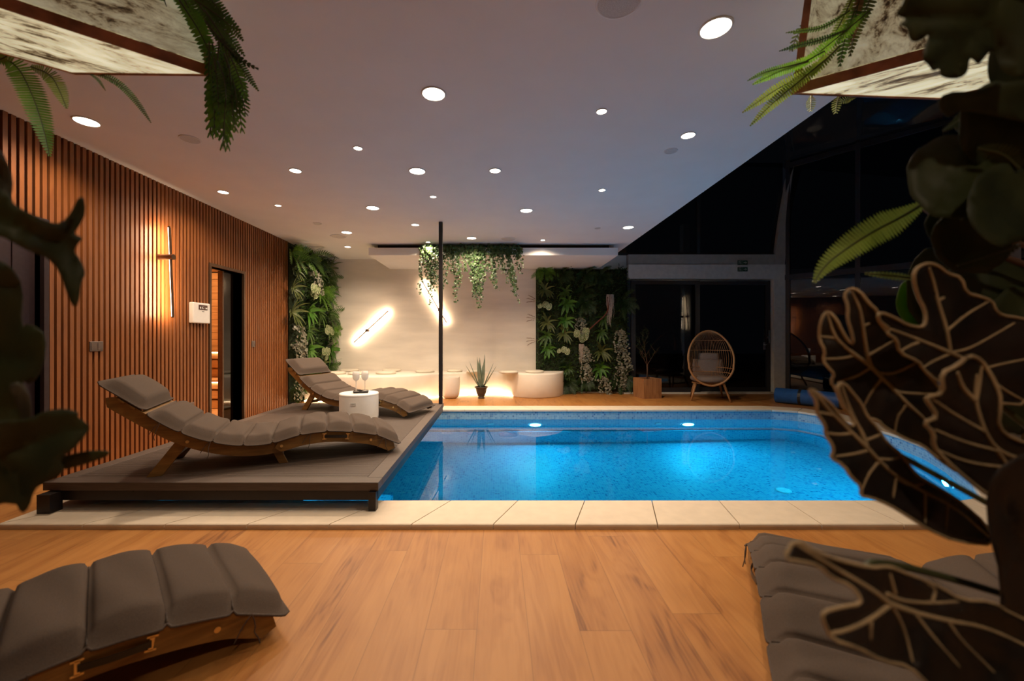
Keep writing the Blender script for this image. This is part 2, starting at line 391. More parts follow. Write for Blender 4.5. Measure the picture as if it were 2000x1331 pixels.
# slatted wall with two door openings
D1 = (4.92, 5.55, 1.97)       # sauna door   y0, y1, top
D2 = (2.25, 3.10, 1.97)       # dark door at the left edge
mb = MB(); bk = []
def wall_seg(y0, y1, z0, z1): mb.box((XL-.12, y0, z0), (XL-.02, y1, z1), 1)
for a, b_, z0, z1 in ((-3, D2[0], 0, ZC), (D2[0], D2[1], D2[2], ZC), (D2[1], D1[0], 0, ZC), (D1[0], D1[1], D1[2], ZC), (D1[1], YB, 0, ZC)): wall_seg(a, b_, z0, z1)
y = -.6
while y < 6.72:
    z0 = 0
    for d in (D1, D2):
        if d[0]-.035 < y < d[1]: z0 = d[2]+.03
    mb.box((XL-.024, y, z0), (XL, y+.030, ZC), 0)
    y += .05
struct(mb.build('wall_left', [M['slat'], M['felt']]))
mb = MB(); mb.box((XL-.12, YB, 0), (2.60, YB+.12, 3.4)); struct(mb.build('wall_back', M['plaster']))
mb = MB(); mb.box((XL-.12, -3.12, 0), (9.4, -3, 4.6)); struct(mb.build('wall_front', M['plaster']))
# end wall above and around the sliding door
PX = (5.48, 5.70)
mb = MB()
mb.box((2.60, YE, 2.275), (PX[0], YE+.22, 2.56)); mb.box((PX[0], YE, 0), (PX[1], YE+.22, 2.56))
struct(mb.build('wall_end', M['render']))
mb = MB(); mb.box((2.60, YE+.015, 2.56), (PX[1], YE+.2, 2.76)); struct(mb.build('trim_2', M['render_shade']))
# curved grey rib rising from the post
mb = MB(); R = []
for k in range(13):
    t = k/12; c = Vector((5.59+.16*t+.14*t*t, YE+.1-.12*t*t, 2.56+1.95*t)); h = .10-.02*t
    R.append([c+Vector((-h, -h, 0)), c+Vector((h, -h, 0)), c+Vector((h, h, 0)), c+Vector((-h, h, 0))])
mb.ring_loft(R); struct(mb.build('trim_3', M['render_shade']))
# glazing: sliding door (two leaves), upper light, side glazing, roof
def door_leaf(name, x0, x1, yy, handle):
    r = MB(); wd = .085
    r.box((x0, yy, .03), (x0+wd, yy+.06, 2.25)); r.box((x1-wd, yy, .03), (x1, yy+.06, 2.25))
    r.box((x0+wd, yy, .03), (x1-wd, yy+.06, .12)); r.box((x0+wd, yy, 2.17), (x1-wd, yy+.06, 2.25))
    o = r.build(name, M['frame']); struct(o)
    g = MB(); g.box((x0+wd, yy+.025, .12), (x1-wd, yy+.035, 2.17)); g.build('pane', M['glass'], o)
    if handle:
        h = MB(); hx = x1-.05; 
        h.box((hx-.012, yy-.05, 1.0), (hx+.012, yy-.035, 1.26)); h.box((hx-.012, yy-.04, 1.10), (hx+.012, yy, 1.14))
        h.box((hx-.10, yy-.012, .87), (hx-.055, yy, 1.02)); h.tube([(hx-.075, yy, .97), (hx-.075, yy-.045, .97), (hx-.045, yy-.045, .985)], .009)
        h.build('door_handle', M['chrome'], o)
    return o
door_leaf('door_1', 2.66, 4.02, YE+.02, False)
door_leaf('door_2', 3.92, PX[0]-.01, YE+.10, True)
mb = MB(); mb.box((2.66, YE-.01, 2.245), (4.0, YE+.02, 2.262)); mb.box((4.0, YE+.03, 2.235), (PX[0]-.1, YE+.05, 2.247)); struct(mb.build('trim_4', M['chrome']))
mb = MB(); mb.box((2.5, YE-.03, 0), (PX[1]-.2, YE+.24, .03)); struct(mb.build('trim_5', M['render']))
mb = MB(); mb.box((2.30, YE+.06, 2.76), (PX[1], YE+.10, 2.80)); mb.box((3.98, YE+.05, 2.80), (4.04, YE+.11, 4.6))
o = mb.build('window_1', M['frame']); struct(o)
g = MB(); g.box((2.30, YE+.075, 2.80), (PX[1], YE+.085, 4.6)); g.build('pane', M['glass'], o)
mb = MB(); mb.poly([(XR, -3, 4.7), (XR, 8.4, 4.7), (5.9, 8.4, 4.6), (5.9, -3, 4.6)]); mb.poly([(5.9, -3, 4.6), (5.9, 8.4, 4.6), (9.4, 8.4, 4.3), (9.4, -3, 4.3)])
o = mb.build('window_2', M['glass']); struct(o)
mb = MB(); mb.box((XR-.02, -3, ZC+.30), (XR, 8.35, 4.7)); struct(mb.build('wall_right', M['frame']))
# angled side glazing running from the post towards the camera side
dirn = Vector((.62, -.785, 0)).normalized(); nrm = Vector((dirn.y, -dirn.x, 0)); P0 = Vector((5.74, 8.08, 0))
mb = MB(); g = MB()
for k in range(6):
    c = P0+dirn*(1.05*k)
    mb.obox(c+Vector((0, 0, 2.3)), dirn*.035, nrm*.03, Vector((0, 0, 2.3)))
c = P0+dirn*2.6
for z, hh in ((.04, .04), (2.30, .05), (4.5, .05)): mb.obox(c+Vector((0, 0, z)), dirn*2.65, nrm*.028, Vector((0, 0, hh)))
o = mb.build('window_3', M['frame']); struct(o)
g.obox(c+Vector((0, 0, 2.3)), dirn*2.62, nrm*.005, Vector((0, 0, 2.3))); g.build('pane', M['glass'], o)
# dark night ground outside
mb = MB(); mb.poly([(-8, 8.5, -.02), (25, 8.5, -.02), (25, 30, -.02), (-8, 30, -.02)]); mb.poly([(9.4, -3, -.02), (25, -3, -.02), (25, 8.5, -.02), (9.4, 8.5, -.02)])
struct(mb.build('ground', plain('night_paving', (.05, .05, .045), .9)))

# suspended ceiling tray over the bench
mb = MB(); x0, x1, y0 = -2.16, 2.03, 6.88
mb.box((x0, y0, 2.495), (x1, YB, 2.62)); mb.box((x0+.12, y0+.12, 2.62), (x1-.12, YB, ZC), 1)
o = mb.build('trim_6', [M['ceiling'], M['felt']]); struct(o)

# ------------------------------------------------------------ pool
TILE = MB(); TILE.uv = []
ZW, ZF, ZL = -.12, -1.33, -.80
def uvquad(a, b, z0, z1, u0, u1, flip=False):
    TILE.poly([(a.x, a.y, z0), (b.x, b.y, z0), (b.x, b.y, z1), (a.x, a.y, z1)]); TILE.uv.append([(u0, z0+3), (u1, z0+3), (u1, z1+3), (u0, z1+3)])
led = offset(inner, -.10)
u = 0; ring = []
for i in range(len(inner)):
    a, b = inner[i], inner[(i+1) % len(inner)]; L = (b-a).length
    uvquad(b, a, ZL, 0, u+L, u)
    a2, b2 = led[i], led[(i+1) % len(inner)]
    TILE.poly([(a.x, a.y, ZL), (a2.x, a2.y, ZL), (b2.x, b2.y, ZL), (b.x, b.y, ZL)]); TILE.uv.append([(p.x, p.y) for p in (a, a2, b2, b)])
    uvquad(b2, a2, ZF, ZL, u+L, u)
    u += L
TILE.poly([(p.x, p.y, ZF) for p in led]); TILE.uv.append([(p.x, p.y) for p in led])
# broad entry steps in the left corner, under the deck
for k in range(4):
    xe = -1.55+.28*k; zt = -.34-.26*k
    for quad, uvs in (([(-2.45, 2.78, zt), (xe, 2.78, zt), (xe, 3.9, zt), (-2.45, 3.9, zt)], None), ([(xe, 2.78, ZF), (xe, 3.9, ZF), (xe, 3.9, zt), (xe, 2.78, zt)], 1), ([(-2.45, 3.9, ZF), (-2.45, 3.9, zt), (xe, 3.9, zt), (xe, 3.9, ZF)], 2)):
        TILE.poly(quad); TILE.uv.append([((q[0], q[1]) if uvs is None else (q[1], q[2]) if uvs == 1 else (q[0], q[2])) for q in quad])
o = TILE.build('swimming_pool', M['mosaic']); tag(o, 'rectangular indoor pool lined with small blue mosaic tiles', 'pool')
mb = MB(); wt = offset(inner, .004)
mb.poly([(p.x, p.y, ZW) for p in wt]); w_ = mb.build('water', M['water'], o)
mb = MB()
def fitting(px, py, r, n=Vector((0, -1, 0)), name='pool_lamp', mat='poolglow', pos=None):
    # disc set on a pool wall; position follows the refracted sight line
    p = pos; q = MB(); zz = Vector((0, 0, 1)); sd = zz.cross(n) if abs(n.z) < .9 else Vector((1, 0, 0)); up = n.cross(sd)
    rings = []
    for rr, d in ((r*1.18, .0), (r*1.18, .012), (r, .02)):
        rings.append([p+n*d+(sd*math.cos(2*PI*j/28)+up*math.sin(2*PI*j/28))*rr for j in range(28)])
    q.ring_loft(rings, 0, False)
    q.poly([rings[-1][j] for j in range(28)], 1)
    return q
def pool_lamp(p, n, label):
    e = empty('pool_lamp', p, 0, label, 'pool light', 'underwater lamps')
    q = fitting(0, 0, .085, n, pos=Vector((0, 0, 0))); q.build('lamp_face', [M['poolwhite'], M['poolglow']], e)
    ld = bpy.data.lights.new('pool_light', 'AREA'); ld.shape = 'DISK'; ld.size = .16; ld.energy = P_POOL; ld.color = (.03, .66, .92)
    lo = bpy.data.objects.new('pool_light', ld); COL.objects.link(lo); lo.parent = e; lo.location = n*.03
    lo.rotation_euler = (-n).to_track_quat('Z', 'Y').to_euler(); ld.cycles.is_caustics_light = False
    lo.visible_camera = True
    return e
pool_lamp(Vector((.57, 6.155, -.47)), Vector((0, -1, 0)), 'left underwater lamp on the far pool wall, below the agave side')
pool_lamp(Vector((2.86, 6.155, -.47)), Vector((0, -1, 0)), 'right underwater lamp on the far pool wall, below the planter box')
nn = (Vector((4.07, 3.72, 0))-Vector((3.63, 3.12, 0))).normalized(); nn = Vector((-nn.y, nn.x, 0))
pool_lamp(Vector((3.98, 3.60, -.35))+nn*.005, nn, 'underwater lamp on the slanted right pool wall behind the dark leaves')
pool_lamp(Vector((-1.2, 2.70, -.55)), Vector((0, 1, 0)), 'underwater lamp on the near pool wall below the deck')
def pool_disc(p, n, r, name, label, cat):
    q = fitting(0, 0, r, n, pos=Vector((0, 0, 0)))
    q.f = q.f[:]; o = q.build(name, [M['poolwhite'], M['poolwhite']], None, loc=p); tag(o, label, cat)
    return o
pool_disc(Vector((-.10, 6.155, -.42)), Vector((0, -1, 0)), .045, 'pool_inlet', 'small round inlet on the far pool wall left of the lamps', 'pool inlet')
pool_disc(Vector((2.42, 6.155, -.42)), Vector((0, -1, 0)), .045, 'pool_inlet', 'small round inlet on the far pool wall just left of the right lamp', 'pool inlet')
pool_disc(Vector((4.335, 4.30, -.36)), Vector((-.93, .36, 0)).normalized(), .06, 'pool_inlet', 'small round inlet on the right pool wall between two leaves', 'pool inlet')
pool_disc(Vector((3.01, 4.30, ZF)), Vector((0, 0, 1)), .06, 'floor_drain', 'pale round drain cover on the pool floor', 'drain')

# coping tiles with joints
def coping():
    mb = MB(); n = len(inner); inn = offset(inner, -.02)
    def tile(a, b, c, d):
        # a,b inner edge, c,d outer edge ; rounded nose on both
        prof = [(0, .0), (0, .018), (.004, .026), (.014, .03), (.975, .03), (.993, .026), (1, .018), (1, .0)]
        L0 = [a.lerp(d, s)+Vector((0, 0, z)) for s, z in prof]; L1 = [b.lerp(c, s)+Vector((0, 0, z)) for s, z in prof]
        mb.ring_loft([[p for p in L0], [p for p in L1]], 0, True)
    for i in range(n):
        a, b = inn[i], inn[(i+1) % n]; d, c = outer[i], outer[(i+1) % n]
        L = (b-a).length
        if i == 0:
            xs = [-.303+.441*k for k in range(-6, 8)]
            xs = [x for x in xs if outer[0].x+.1 < x < b.x-.05]; ts = [0]+[(x-a.x)/(b.x-a.x) for x in xs if x > a.x+.1]+[1]
        elif i == n-2:
            k = round(L/.5); ts = [j/k for j in range(k+1)]
        else:
            k = max(1, round(L/.44)); ts = [j/k for j in range(k+1)]
        for j in range(len(ts)-1):
            g = .003/L
            t0, t1 = ts[j]+g, ts[j+1]-g
            tile(a.lerp(b, t0), a.lerp(b, t1), d.lerp(c, t1), d.lerp(c, t0))
    return mb
o = coping().build('trim_1', M['coping']); struct(o)

# ------------------------------------------------------------ raised deck over the pool end
DX0, DX1, DY0, DY1, DZ = -2.83, -.74, 2.55, 5.67, .20
e = empty('pool_deck', ((DX0+DX1)/2, (DY0+DY1)/2, 0), 0, 'raised brown composite deck on a black steel frame bridging the pool end', 'deck')
def rel(mb, e):
    L = e.location; mb.v = [(v[0]-L.x, v[1]-L.y, v[2]-L.z) for v in mb.v]; return mb
mb = MB(); y = DY0+.10
mb.box((DX0+.1, DY0+.1, DZ-.022), (DX1-.1, DY1-.1, DZ-.003))
while y < DY1-.10:
    mb.box((DX0+.1, y, DZ-.01), (DX1-.1, min(y+.0165, DY1-.1), DZ)); y += .022
rel(mb, e).build('deck_board', M['deck'], e)
mb = MB()
mb.box((DX0, DY0, DZ-.05), (DX1, DY0+.098, DZ+.001)); mb.box((DX0, DY1-.098, DZ-.05), (DX1, DY1, DZ+.001))
mb.box((DX0, DY0+.1, DZ-.05), (DX0+.098, DY1-.1, DZ+.001)); mb.box((DX1-.098, DY0+.1, DZ-.05), (DX1, DY1-.1, DZ+.001))
rel(mb, e).build('edge_board', M['deck'], e, bevel=.003)
mb = MB()
mb.box((DX0+.03, DY0+.015, .085), (DX1-.01, DY0+.065, .145)); mb.box((DX0+.03, DY1-.065, .085), (DX1-.01, DY1-.015, .145))
mb.box((DX0+.03, DY0+.065, .085), (DX0+.08, DY1-.065, .145)); mb.box((DX1-.06, DY0+.065, .085), (DX1-.01, DY1-.065, .145))
for k in range(1, 5): yy = DY0+(DY1-DY0)*k/5; mb.box((DX0+.08, yy-.025, .085), (DX1-.06, yy+.025, .145))
rel(mb, e).build('steel_frame', M['steel'], e)
for k in range(1, 4): xx = DX0+(DX1-DX0)*k/4; mb = MB(); mb.box((xx-.03, DY0+.01, .138), (xx+.03, DY0+.03, .152)); rel(mb, e).build('bracket', M['steel'], e)
mb = MB(); mb.box((DX0+.03, DY0-.06, .03), (DX0+.11, DY0+.015, .145)); rel(mb, e).build('leg', M['steel'], e)
mb = MB(); mb.box((DX1-.055, DY0-.02, .03), (DX1-.01, DY0+.03, .145)); rel(mb, e).build('leg', M['steel'], e)
for xx in (DX0+.03, ):
    mb = MB(); mb.box((xx, DY1-.1, .0), (xx+.06, DY1-.03, .09)); rel(mb, e).build('leg', M['steel'], e)
# column
mb = MB(); mb.box((-.797, 5.585, DZ), (-.747, 5.635, ZC)); o = mb.build('support_column', M['steel'])
tag(o, 'slim black square post from the deck corner up to the ceiling', 'post')

# ------------------------------------------------------------ bench along the plaster wall
pts = [(-3.34, 7.10), (-2.9, 7.02), (-2.4, 6.97), (-2.0, 6.98), (-1.5, 7.15), (-1.0, 7.66), (-.55, 7.86), (-.1, 7.92), (.2, 7.80), (.45, 7.52), (.75, 7.44), (1.05, 7.55), (1.24, 7.82), (1.32, 8.13)]
fr = chaikin([(x, y, 0) for x, y in pts], 2, False)
mb = MB()
rings = []
for dz, off in ((.0, .02), (.02, .0), (.42, -.0), (.447, .012), (.45, .03)):
    rings.append([Vector((p.x, min(8.24, p.y+off), dz)) for p in fr])
b0 = len(mb.v)
for r in rings: mb.v += [tuple(p) for p in r]
n = len(fr)
for i in range(len(rings)-1):
    for j in range(n-1): mb.face((b0+i*n+j, b0+i*n+j+1, b0+(i+1)*n+j+1, b0+(i+1)*n+j))
mb.poly([tuple(p) for p in rings[-1]]+[(1.32, 8.13, .45), (.77, 8.13, .45), (.77, 8.24, .45), (-3.34, 8.24, .45)])
o = mb.build('curved_bench', M['bench'], smooth=False); tag(o, 'long wavy cream plaster bench built along the back wall', 'bench')
for p_ in o.data.polygons: p_.use_smooth = len(p_.vertices) == 4
mb = MB(); path = [Vector((p.x, p.y-.006, .014)) for p in fr if p.x < .32]
mb.tube(path, .007, 6); mb.build('light_strip', M['led'], o)
for (x, y) in ((-2.9, 6.98), (-2.0, 6.93), (-1.3, 7.25), (-.75, 7.68), (-.2, 7.86), (.2, 7.74)):
    ld = bpy.data.lights.new('strip_light', 'AREA'); ld.shape = 'RECTANGLE'; ld.size = .6; ld.size_y = .02; ld.energy = 1.3 if x < -1 else 1.8; ld.color = (1, .70, .42)
    lo = bpy.data.objects.new('strip_light', ld); COL.objects.link(lo); lo.parent = o; lo.location = (x, y-.03, .03); lo.rotation_euler = (PI*.62, 0, math.atan2(.35, .7)*(1 if -1.9 < x < -.4 else 0))

pads = [(655, 731, 'by the left living wall'), (687, 724.5, 'at the wall, behind the wine glasses'), (700, 731.5, 'partly hidden by the wine glasses'), (753.6, 730.5, 'front one right of the wine glasses'),
        (767, 725, 'rear one right of the wine glasses'), (830, 727.5, 'left of the black post'), (888, 726.5, 'above the empty white pot'), (926, 727.5, 'behind the spiky agave'), (993, 729, 'right of the agave'), (1044, 728, 'at the right end of the bench')]
pad0 = None
for i, (px, py, lab) in enumerate(pads):
    p = onz(px, py, .45)
    if pad0 is None:
        mb = MB(); mb.lathe([(0.001, 0), (.165, 0), (.178, .008), (.18, .02), (.176, .034), (.16, .042), (.001, .045)], n=40)
        pad0 = mb.build('seat_cushion', M['cream_pad'], smooth=True); o = pad0
    else: o = pad0.copy(); COL.objects.link(o)
    s = .82 if i in (6, 7) else 1
    o.location = (p.x, min(p.y, 8.05), .4505); o.scale = (s, s, 1)
    tag(o, 'round cream seat cushion on the curved bench, '+lab, 'cushion', 'round cushions on the bench')

# ------------------------------------------------------------ ceiling lamps
def downlight(px, py, kind, label):
    p = onz(px, py, ZC); r = {'B': .072, 'M': .05, 'S': .034}[kind]; P = {'B': P_BIG, 'M': P_MID, 'S': P_SMALL}[kind]
    if p.y > 5.0: P *= 1.8
    e = empty('downlight', p, 0, label, 'ceiling light', {'B': 'large ceiling downlights', 'M': 'medium ceiling downlights', 'S': 'small ceiling spotlights'}[kind])
    q = MB(); q.lathe([(r, 0), (r*1.14, -.002), (r*1.10, -.006), (r, -.007), (r*.98, -.003)], n=32, cap=False); q.build('trim_ring', M['white'], e, True)
    q = MB(); q.poly([(r*math.cos(a*PI/16), r*math.sin(a*PI/16), -.004) for a in range(32)][::-1]); q.build('diffuser', M['disc'], e)
    ld = bpy.data.lights.new('downlight_beam', 'SPOT'); ld.energy = P; ld.color = WARM; ld.spot_size = math.radians(150); ld.spot_blend = .9; ld.shadow_soft_size = r*.8
    lo = bpy.data.objects.new('downlight_beam', ld); COL.objects.link(lo); lo.parent = e; lo.location = (0, 0, -.03)
    return e
DL = [(1398, 54, 'B', 'large downlight nearest the camera, right of the room centre'), (847, 183, 'B', 'large downlight near the middle of the ceiling, second nearest the camera'),
 (169, 237, 'B', 'large downlight beside the slatted wall under the left hanging box'), (815, 334, 'B', 'large downlight above the middle of the deck'),
 (728, 406, 'B', 'large downlight left of the black post top'), (677, 454, 'B', 'large downlight next to the left ceiling speaker'),
 (1028, 411, 'B', 'large downlight right of the black post top'), (1227, 444, 'B', 'large downlight by the ceiling edge near the door beam'), (921, 465, 'B', 'large downlight just above the hanging ivy'),
 (1175, 217, 'S', 'small spotlight between the two nearest large downlights'), (1344, 264, 'M', 'medium downlight nearest the diagonal ceiling edge'),
 (699, 289, 'S', 'small spotlight left of the ceiling centre'), (577, 333, 'M', 'medium downlight right of the slatted wall, middle of its row'), (967, 333, 'M', 'medium downlight right of the ceiling centre'),
 (436, 375, 'M', 'medium downlight close to the slatted wall'), (543, 401, 'S', 'small spotlight near the slatted wall by the sauna door'),
 (846, 384, 'S', 'small spotlight just before the black post top'), (1176, 371, 'S', 'small spotlight on the bluish right part of the ceiling'),
 (811, 439, 'M', 'medium downlight just left of the black post top'), (679, 482, 'M', 'medium downlight beside the suspended tray at left'),
 (1060, 469, 'S', 'small spotlight before the right half of the suspended tray'), (836, 473, 'S', 'small spotlight lighting the first ivy bunch')]
for d in DL: downlight(*d)
for (x, y) in ((.35, -.75),):
    q = downlight(1398, 54, 'B', 'large downlight in the ceiling behind the viewer'); q.location = (x, y, ZC); q['group'] = 'ceiling downlights behind the viewer'
for px, py, r, nm, lab, cat in ((371, 272, .075, 'ceiling_vent', 'unlit white ring vent in the ceiling between hanging fern and slatted wall', 'vent'), (1310, 295, .055, 'ceiling_vent', 'unlit round vent near the diagonal ceiling edge', 'vent'),
     (620, 437, .06, 'ceiling_vent', 'small unlit round vent close to the slatted wall end', 'vent'), (1167, 446, .045, 'smoke_detector', 'small grey disc on the bluish ceiling left of the edge downlight', 'detector'),
     (661, 462, .125, 'ceiling_speaker', 'round flush ceiling speaker near the left living wall', 'speaker'), (993, 467, .125, 'ceiling_speaker', 'round flush ceiling speaker above the hanging ivy', 'speaker'), (1210, 1, .11, 'ceiling_speaker', 'round flush ceiling speaker at the top of the view', 'speaker')):
    p = onz(px, py, ZC); q = MB(); q.lathe([(r*.9, -.001), (r, -.0), (r, -.004), (r*.94, -.006), (r*.9, -.004)], n=32, cap=False)
    o = q.build(nm, M['ceiling'], None, True, loc=p); tag(o, lab, cat)
    q = MB(); q.poly([(r*.9*math.cos(a*PI/16), r*.9*math.sin(a*PI/16), -.003) for a in range(32)][::-1]); q.build('grille', plain('grille', (.60, .58, .55), .8, scale=300, noise=.3), o)

# ------------------------------------------------------------ linear wall lamps
def wall_lamp(hub, axis, wall_n, tlen, hubfrac, off, label, power=20, bright=None):
    e = empty('wall_lamp', hub, 0, label, 'wall lamp', 'thin rod wall lamps')
    a = axis.normalized(); n = wall_n
    q = MB(); q.tube([n*.0, n*(off+.035)], .028, 20); q.build('wall_mount', M['bronze'], e)
    p0 = n*off-a*tlen*hubfrac; p1 = n*off+a*tlen*(1-hubfrac)
    q = MB(); s = n.cross(a)
    q.obox((p0+p1)/2+n*.006, a*(tlen/2), s*.0115, n*.004); q.tube([p0-a*.012, p0], .011, 10); q.tube([p1, p1+a*.012], .011, 10)
    q.build('rod', M['bronze'], e)
    q = MB(); q.obox((p0+p1)/2-n*.003, a*(tlen/2), s*.0055, n*.006); q.build('light_tube', M['tube'], e)
    ld = bpy.data.lights.new('rod_light', 'AREA'); ld.shape = 'RECTANGLE'; ld.size = tlen; ld.size_y = .015; ld.energy = power; ld.color = (1, .68, .42)
    lo = bpy.data.objects.new('rod_light', ld); COL.objects.link(lo); lo.parent = e
    zax = n; xax = a; yax = zax.cross(xax)
    lo.rotation_euler = Matrix((xax, yax, zax)).transposed().to_euler(); lo.location = (p0+p1)/2-n*.012
    return e
X = Vector((1, 0, 0)); Yv = Vector((0, 1, 0)); Z = Vector((0, 0, 1))
wall_lamp(Vector((XL, 4.16, 2.0-.075)), Vector((0, .045, -.9)), X, .90, .33, .12, 'upright rod lamp on the slatted wall', 16)
wall_lamp(Vector((at(719, 646, YB).x, YB, at(719, 646, YB).z)), at(760, 608, YB)-at(695, 668, YB), -Yv, .91, .38, .065, 'slanting rod lamp on the plaster wall above the wine glasses', 13)
wall_lamp(Vector((at(859, 607, YB).x, YB, at(859, 607, YB).z)), at(825, 553, YB)-at(871, 631, YB), -Yv, .93, .30, .065, 'rod lamp on the plaster wall half hidden by post and ivy', 13)
# slim grey pillar with a pair of rod lamps at the glazed side
pc = Vector((5.42, 4.45, 0))
mb = MB(); mb.box((5.36, 4.33, 0), (5.54, 4.57, 4.4)); struct(mb.build('wall_pillar', M['render']))
wall_lamp(Vector((5.42, 4.57, 1.72)), Vector((-.06, 0, .92)), Yv, .90, .38, .05, 'rod lamp on the pillar behind the foliage, facing the glass door', 2)
wall_lamp(Vector((5.36, 4.50, 1.72)), Vector((0, .07, .92)), -X, .90, .38, .05, 'rod lamp on the pillar side behind the foliage', 2)

# ------------------------------------------------------------ sauna behind the slatted wall
mb = MB()
mb.box((XL+.0, D1[0]-.035, 0), (XL+.012, D1[0], D1[2]+.035)); mb.box((XL, D1[1], 0), (XL+.012, D1[1]+.03, D1[2]+.035)); mb.box((XL, D1[0], D1[2]), (XL+.012, D1[1], D1[2]+.035))
mb.box((XL-.16, D1[0]-.01, 0), (XL, D1[0], D1[2])); mb.box((XL-.16, D1[1], 0), (XL, D1[1]+.01, D1[2])); mb.box((XL-.16, D1[0], D1[2]), (XL, D1[1], D1[2]+.01))
struct(mb.build('door_3', M['bronze']))
def tinted():
    m, nt, N, Lk, b = newmat('tinted_glass')
    t = N.new('ShaderNodeBsdfTransparent'); t.inputs[0].default_value = (.10, .045, .025, 1)
    g = N.new('ShaderNodeBsdfGlossy'); g.inputs['Roughness'].default_value = .02; fr = N.new('ShaderNodeFresnel'); fr.inputs[0].default_value = 1.5
    mx = N.new('ShaderNodeMixShader'); Lk.new(fr.outputs[0], mx.inputs[0]); Lk.new(t.outputs[0], mx.inputs[1]); Lk.new(g.outputs[0], mx.inputs[2]); Lk.new(mx.outputs[0], N['Material Output'].inputs[0]); return m
mb = MB(); mb.box((XL-.09, 5.245, .01), (XL-.08, D1[1]-.005, D1[2]-.01)); o = mb.build('door_4', tinted()); struct(o)
mb = MB(); mb.box((XL-.12, 5.22, .01), (XL-.06, 5.245, D1[2]-.01)); mb.build('door_edge', M['bronze'], o)
mb = MB(); mb.box((-6.2, 4.2, -.02), (XL-.12, 8.3, 0), 0)
mb.box((-6.25, 4.2, 0), (-6.2, 8.3, 2.3)); mb.box((-6.2, 4.15, 0), (XL-.12, 4.2, 2.3)); mb.box((-6.2, 4.2, 2.3), (XL-.12, 8.3, 2.35))
z = 0
while z < 2.25: mb.box((-6.2, 7.4, z+.004), (XL-.13, 7.43, z+.118)); z += .12
mb.box((-6.2, 7.43, 0), (XL-.13, 7.46, 2.3), 1)
struct(mb.build('wall_sauna', [M['saunawood'], M['felt']]))
e = empty('sauna_bench', (-4.9, 7.0, 0), 0, 'tiered pale wooden sauna bench glimpsed through the open door', 'bench')
for k, (y0, zt) in enumerate(((6.35, .45), (6.8, .9))):
    mb = MB()
    for j in range(4): mb.box((-.9, y0-7+j*.11, zt-.03), (1.3, y0-7+j*.11+.095, zt))
    mb.build('seat_slats', M['saunawood'], e)
    mb = MB(); 
    for j in range(3): mb.box((-.9, y0-7+.02, zt-.15*(j+1)+.01), (1.3, y0-7+.04, zt-.15*(j+1)+.13))
    mb.build('front_board', M['saunawood'], e)
    mb = MB(); mb.box((-.9, y0-7+.0, zt-.045), (1.3, y0-7+.015, zt-.032)); mb.build('light_strip', M['led'], e)
mb = MB()
for k in range(9):
    zz = .62+k*.16+random.uniform(-.02, .02); rr = random.uniform(.05, .075)
    mb.tube([(-4.66+random.uniform(-.03, .03), 6.30, zz), (-4.66+random.uniform(-.03, .03), 6.33, zz)], rr, 14)
o = mb.build('log_slice_screen', M['stem']); tag(o, 'column of dark round log slices inside the sauna doorway', 'decor')
ld = bpy.data.lights.new('sauna_light', 'POINT'); ld.energy = 110; ld.color = (1, .58, .28); ld.shadow_soft_size = .12
lo = bpy.data.objects.new('sauna_light', ld); COL.objects.link(lo); lo.location = (-4.6, 5.7, 2.1)
# dark door at the left edge
mb = MB()
mb.box((XL-.10, D2[0], 0), (XL-.06, D2[1], D2[2])); mb.box((XL-.12, D2[0]-.03, 0), (XL+.012, D2[0], D2[2]+.035)); mb.box((XL-.12, D2[1], 0), (XL+.012, D2[1]+.035, D2[2]+.035)); mb.box((XL-.12, D2[0], D2[2]), (XL+.012, D2[1], D2[2]+.035))
for k in range(4): mb.box((XL-.06, D2[0]+.1+k*.2, 0), (XL-.052, D2[0]+.11+k*.2, D2[2]))
o = mb.build('door_5', plain('plum_black_door', (.035, .022, .024), .35)); struct(o)
q = MB(); q.tube([(XL-.06, D2[1]-.12, 1.0), (XL-.01, D2[1]-.12, 1.0), (XL-.01, D2[1]-.24, 1.0)], .009); q.build('door_handle', M['chrome'], o)

# ------------------------------------------------------------ things on the slatted wall
e = empty('sauna_control_box', (XL, 4.70, 1.395), 0, 'white sauna control box with dark display on the slatted wall', 'control panel')
mb = MB(); mb.box((0, -.135, -.125), (.055, .135, .11)); mb.build('housing', M['white'], e, bevel=.012)
mb = MB(); mb.box((.055, -.055, .03), (.057, .085, .085)); mb.build('display', plain('display_glass', (.05, .02, .018), .2), e)
sw_ = plain('symbol_white', (.8, .8, .78), .5)
for yy, ww, hh in ((-.035, .014, .022), (-.008, .012, .02), (.018, .006, .010), (.052, .026, .016)): mb = MB(); mb.box((.057, yy, .042), (.0578, yy+ww, .042+hh)); mb.build('display_symbol', sw_, e)
mb = MB(); mb.box((.057, .0, .066), (.0578, .03, .068)); mb.build('display_symbol', sw_, e)
mb = MB()
for k in range(5): mb.box((.055, .0+k*.0075, .008), (.0556, .0055+k*.0075, .015))
mb.build('maker_mark', M['black'], e)
def plate(y, z, w_, h_, n, lab, nm='switch_plate'):
    e = empty(nm, (XL, y, z), 0, lab, 'switch')
    mb = MB(); mb.box((0, -w_/2, -h_/2), (.01, w_/2, h_/2)); mb.build('cover_plate', M['grayplate'], e, bevel=.003)
    for k in range(n):
        c = -w_/2+w_*(k+.5)/n; q = MB(); q.box((.01, c-w_/n*.36, -h_*.36), (.0135, c+w_/n*.36, h_*.36)); q.build('rocker', M['grayplate'], e)
plate(3.51, 1.03, .115, .085, 2, 'taupe switch plate on the slatted wall between plants and rod lamp')
plate(5.77, 1.02, .08, .085, 2, 'double taupe switch plate right of the sauna door')
plate(4.60, .34, .08, .08, 1, 'low taupe socket on the slatted wall behind the near lounger', 'wall_socket')
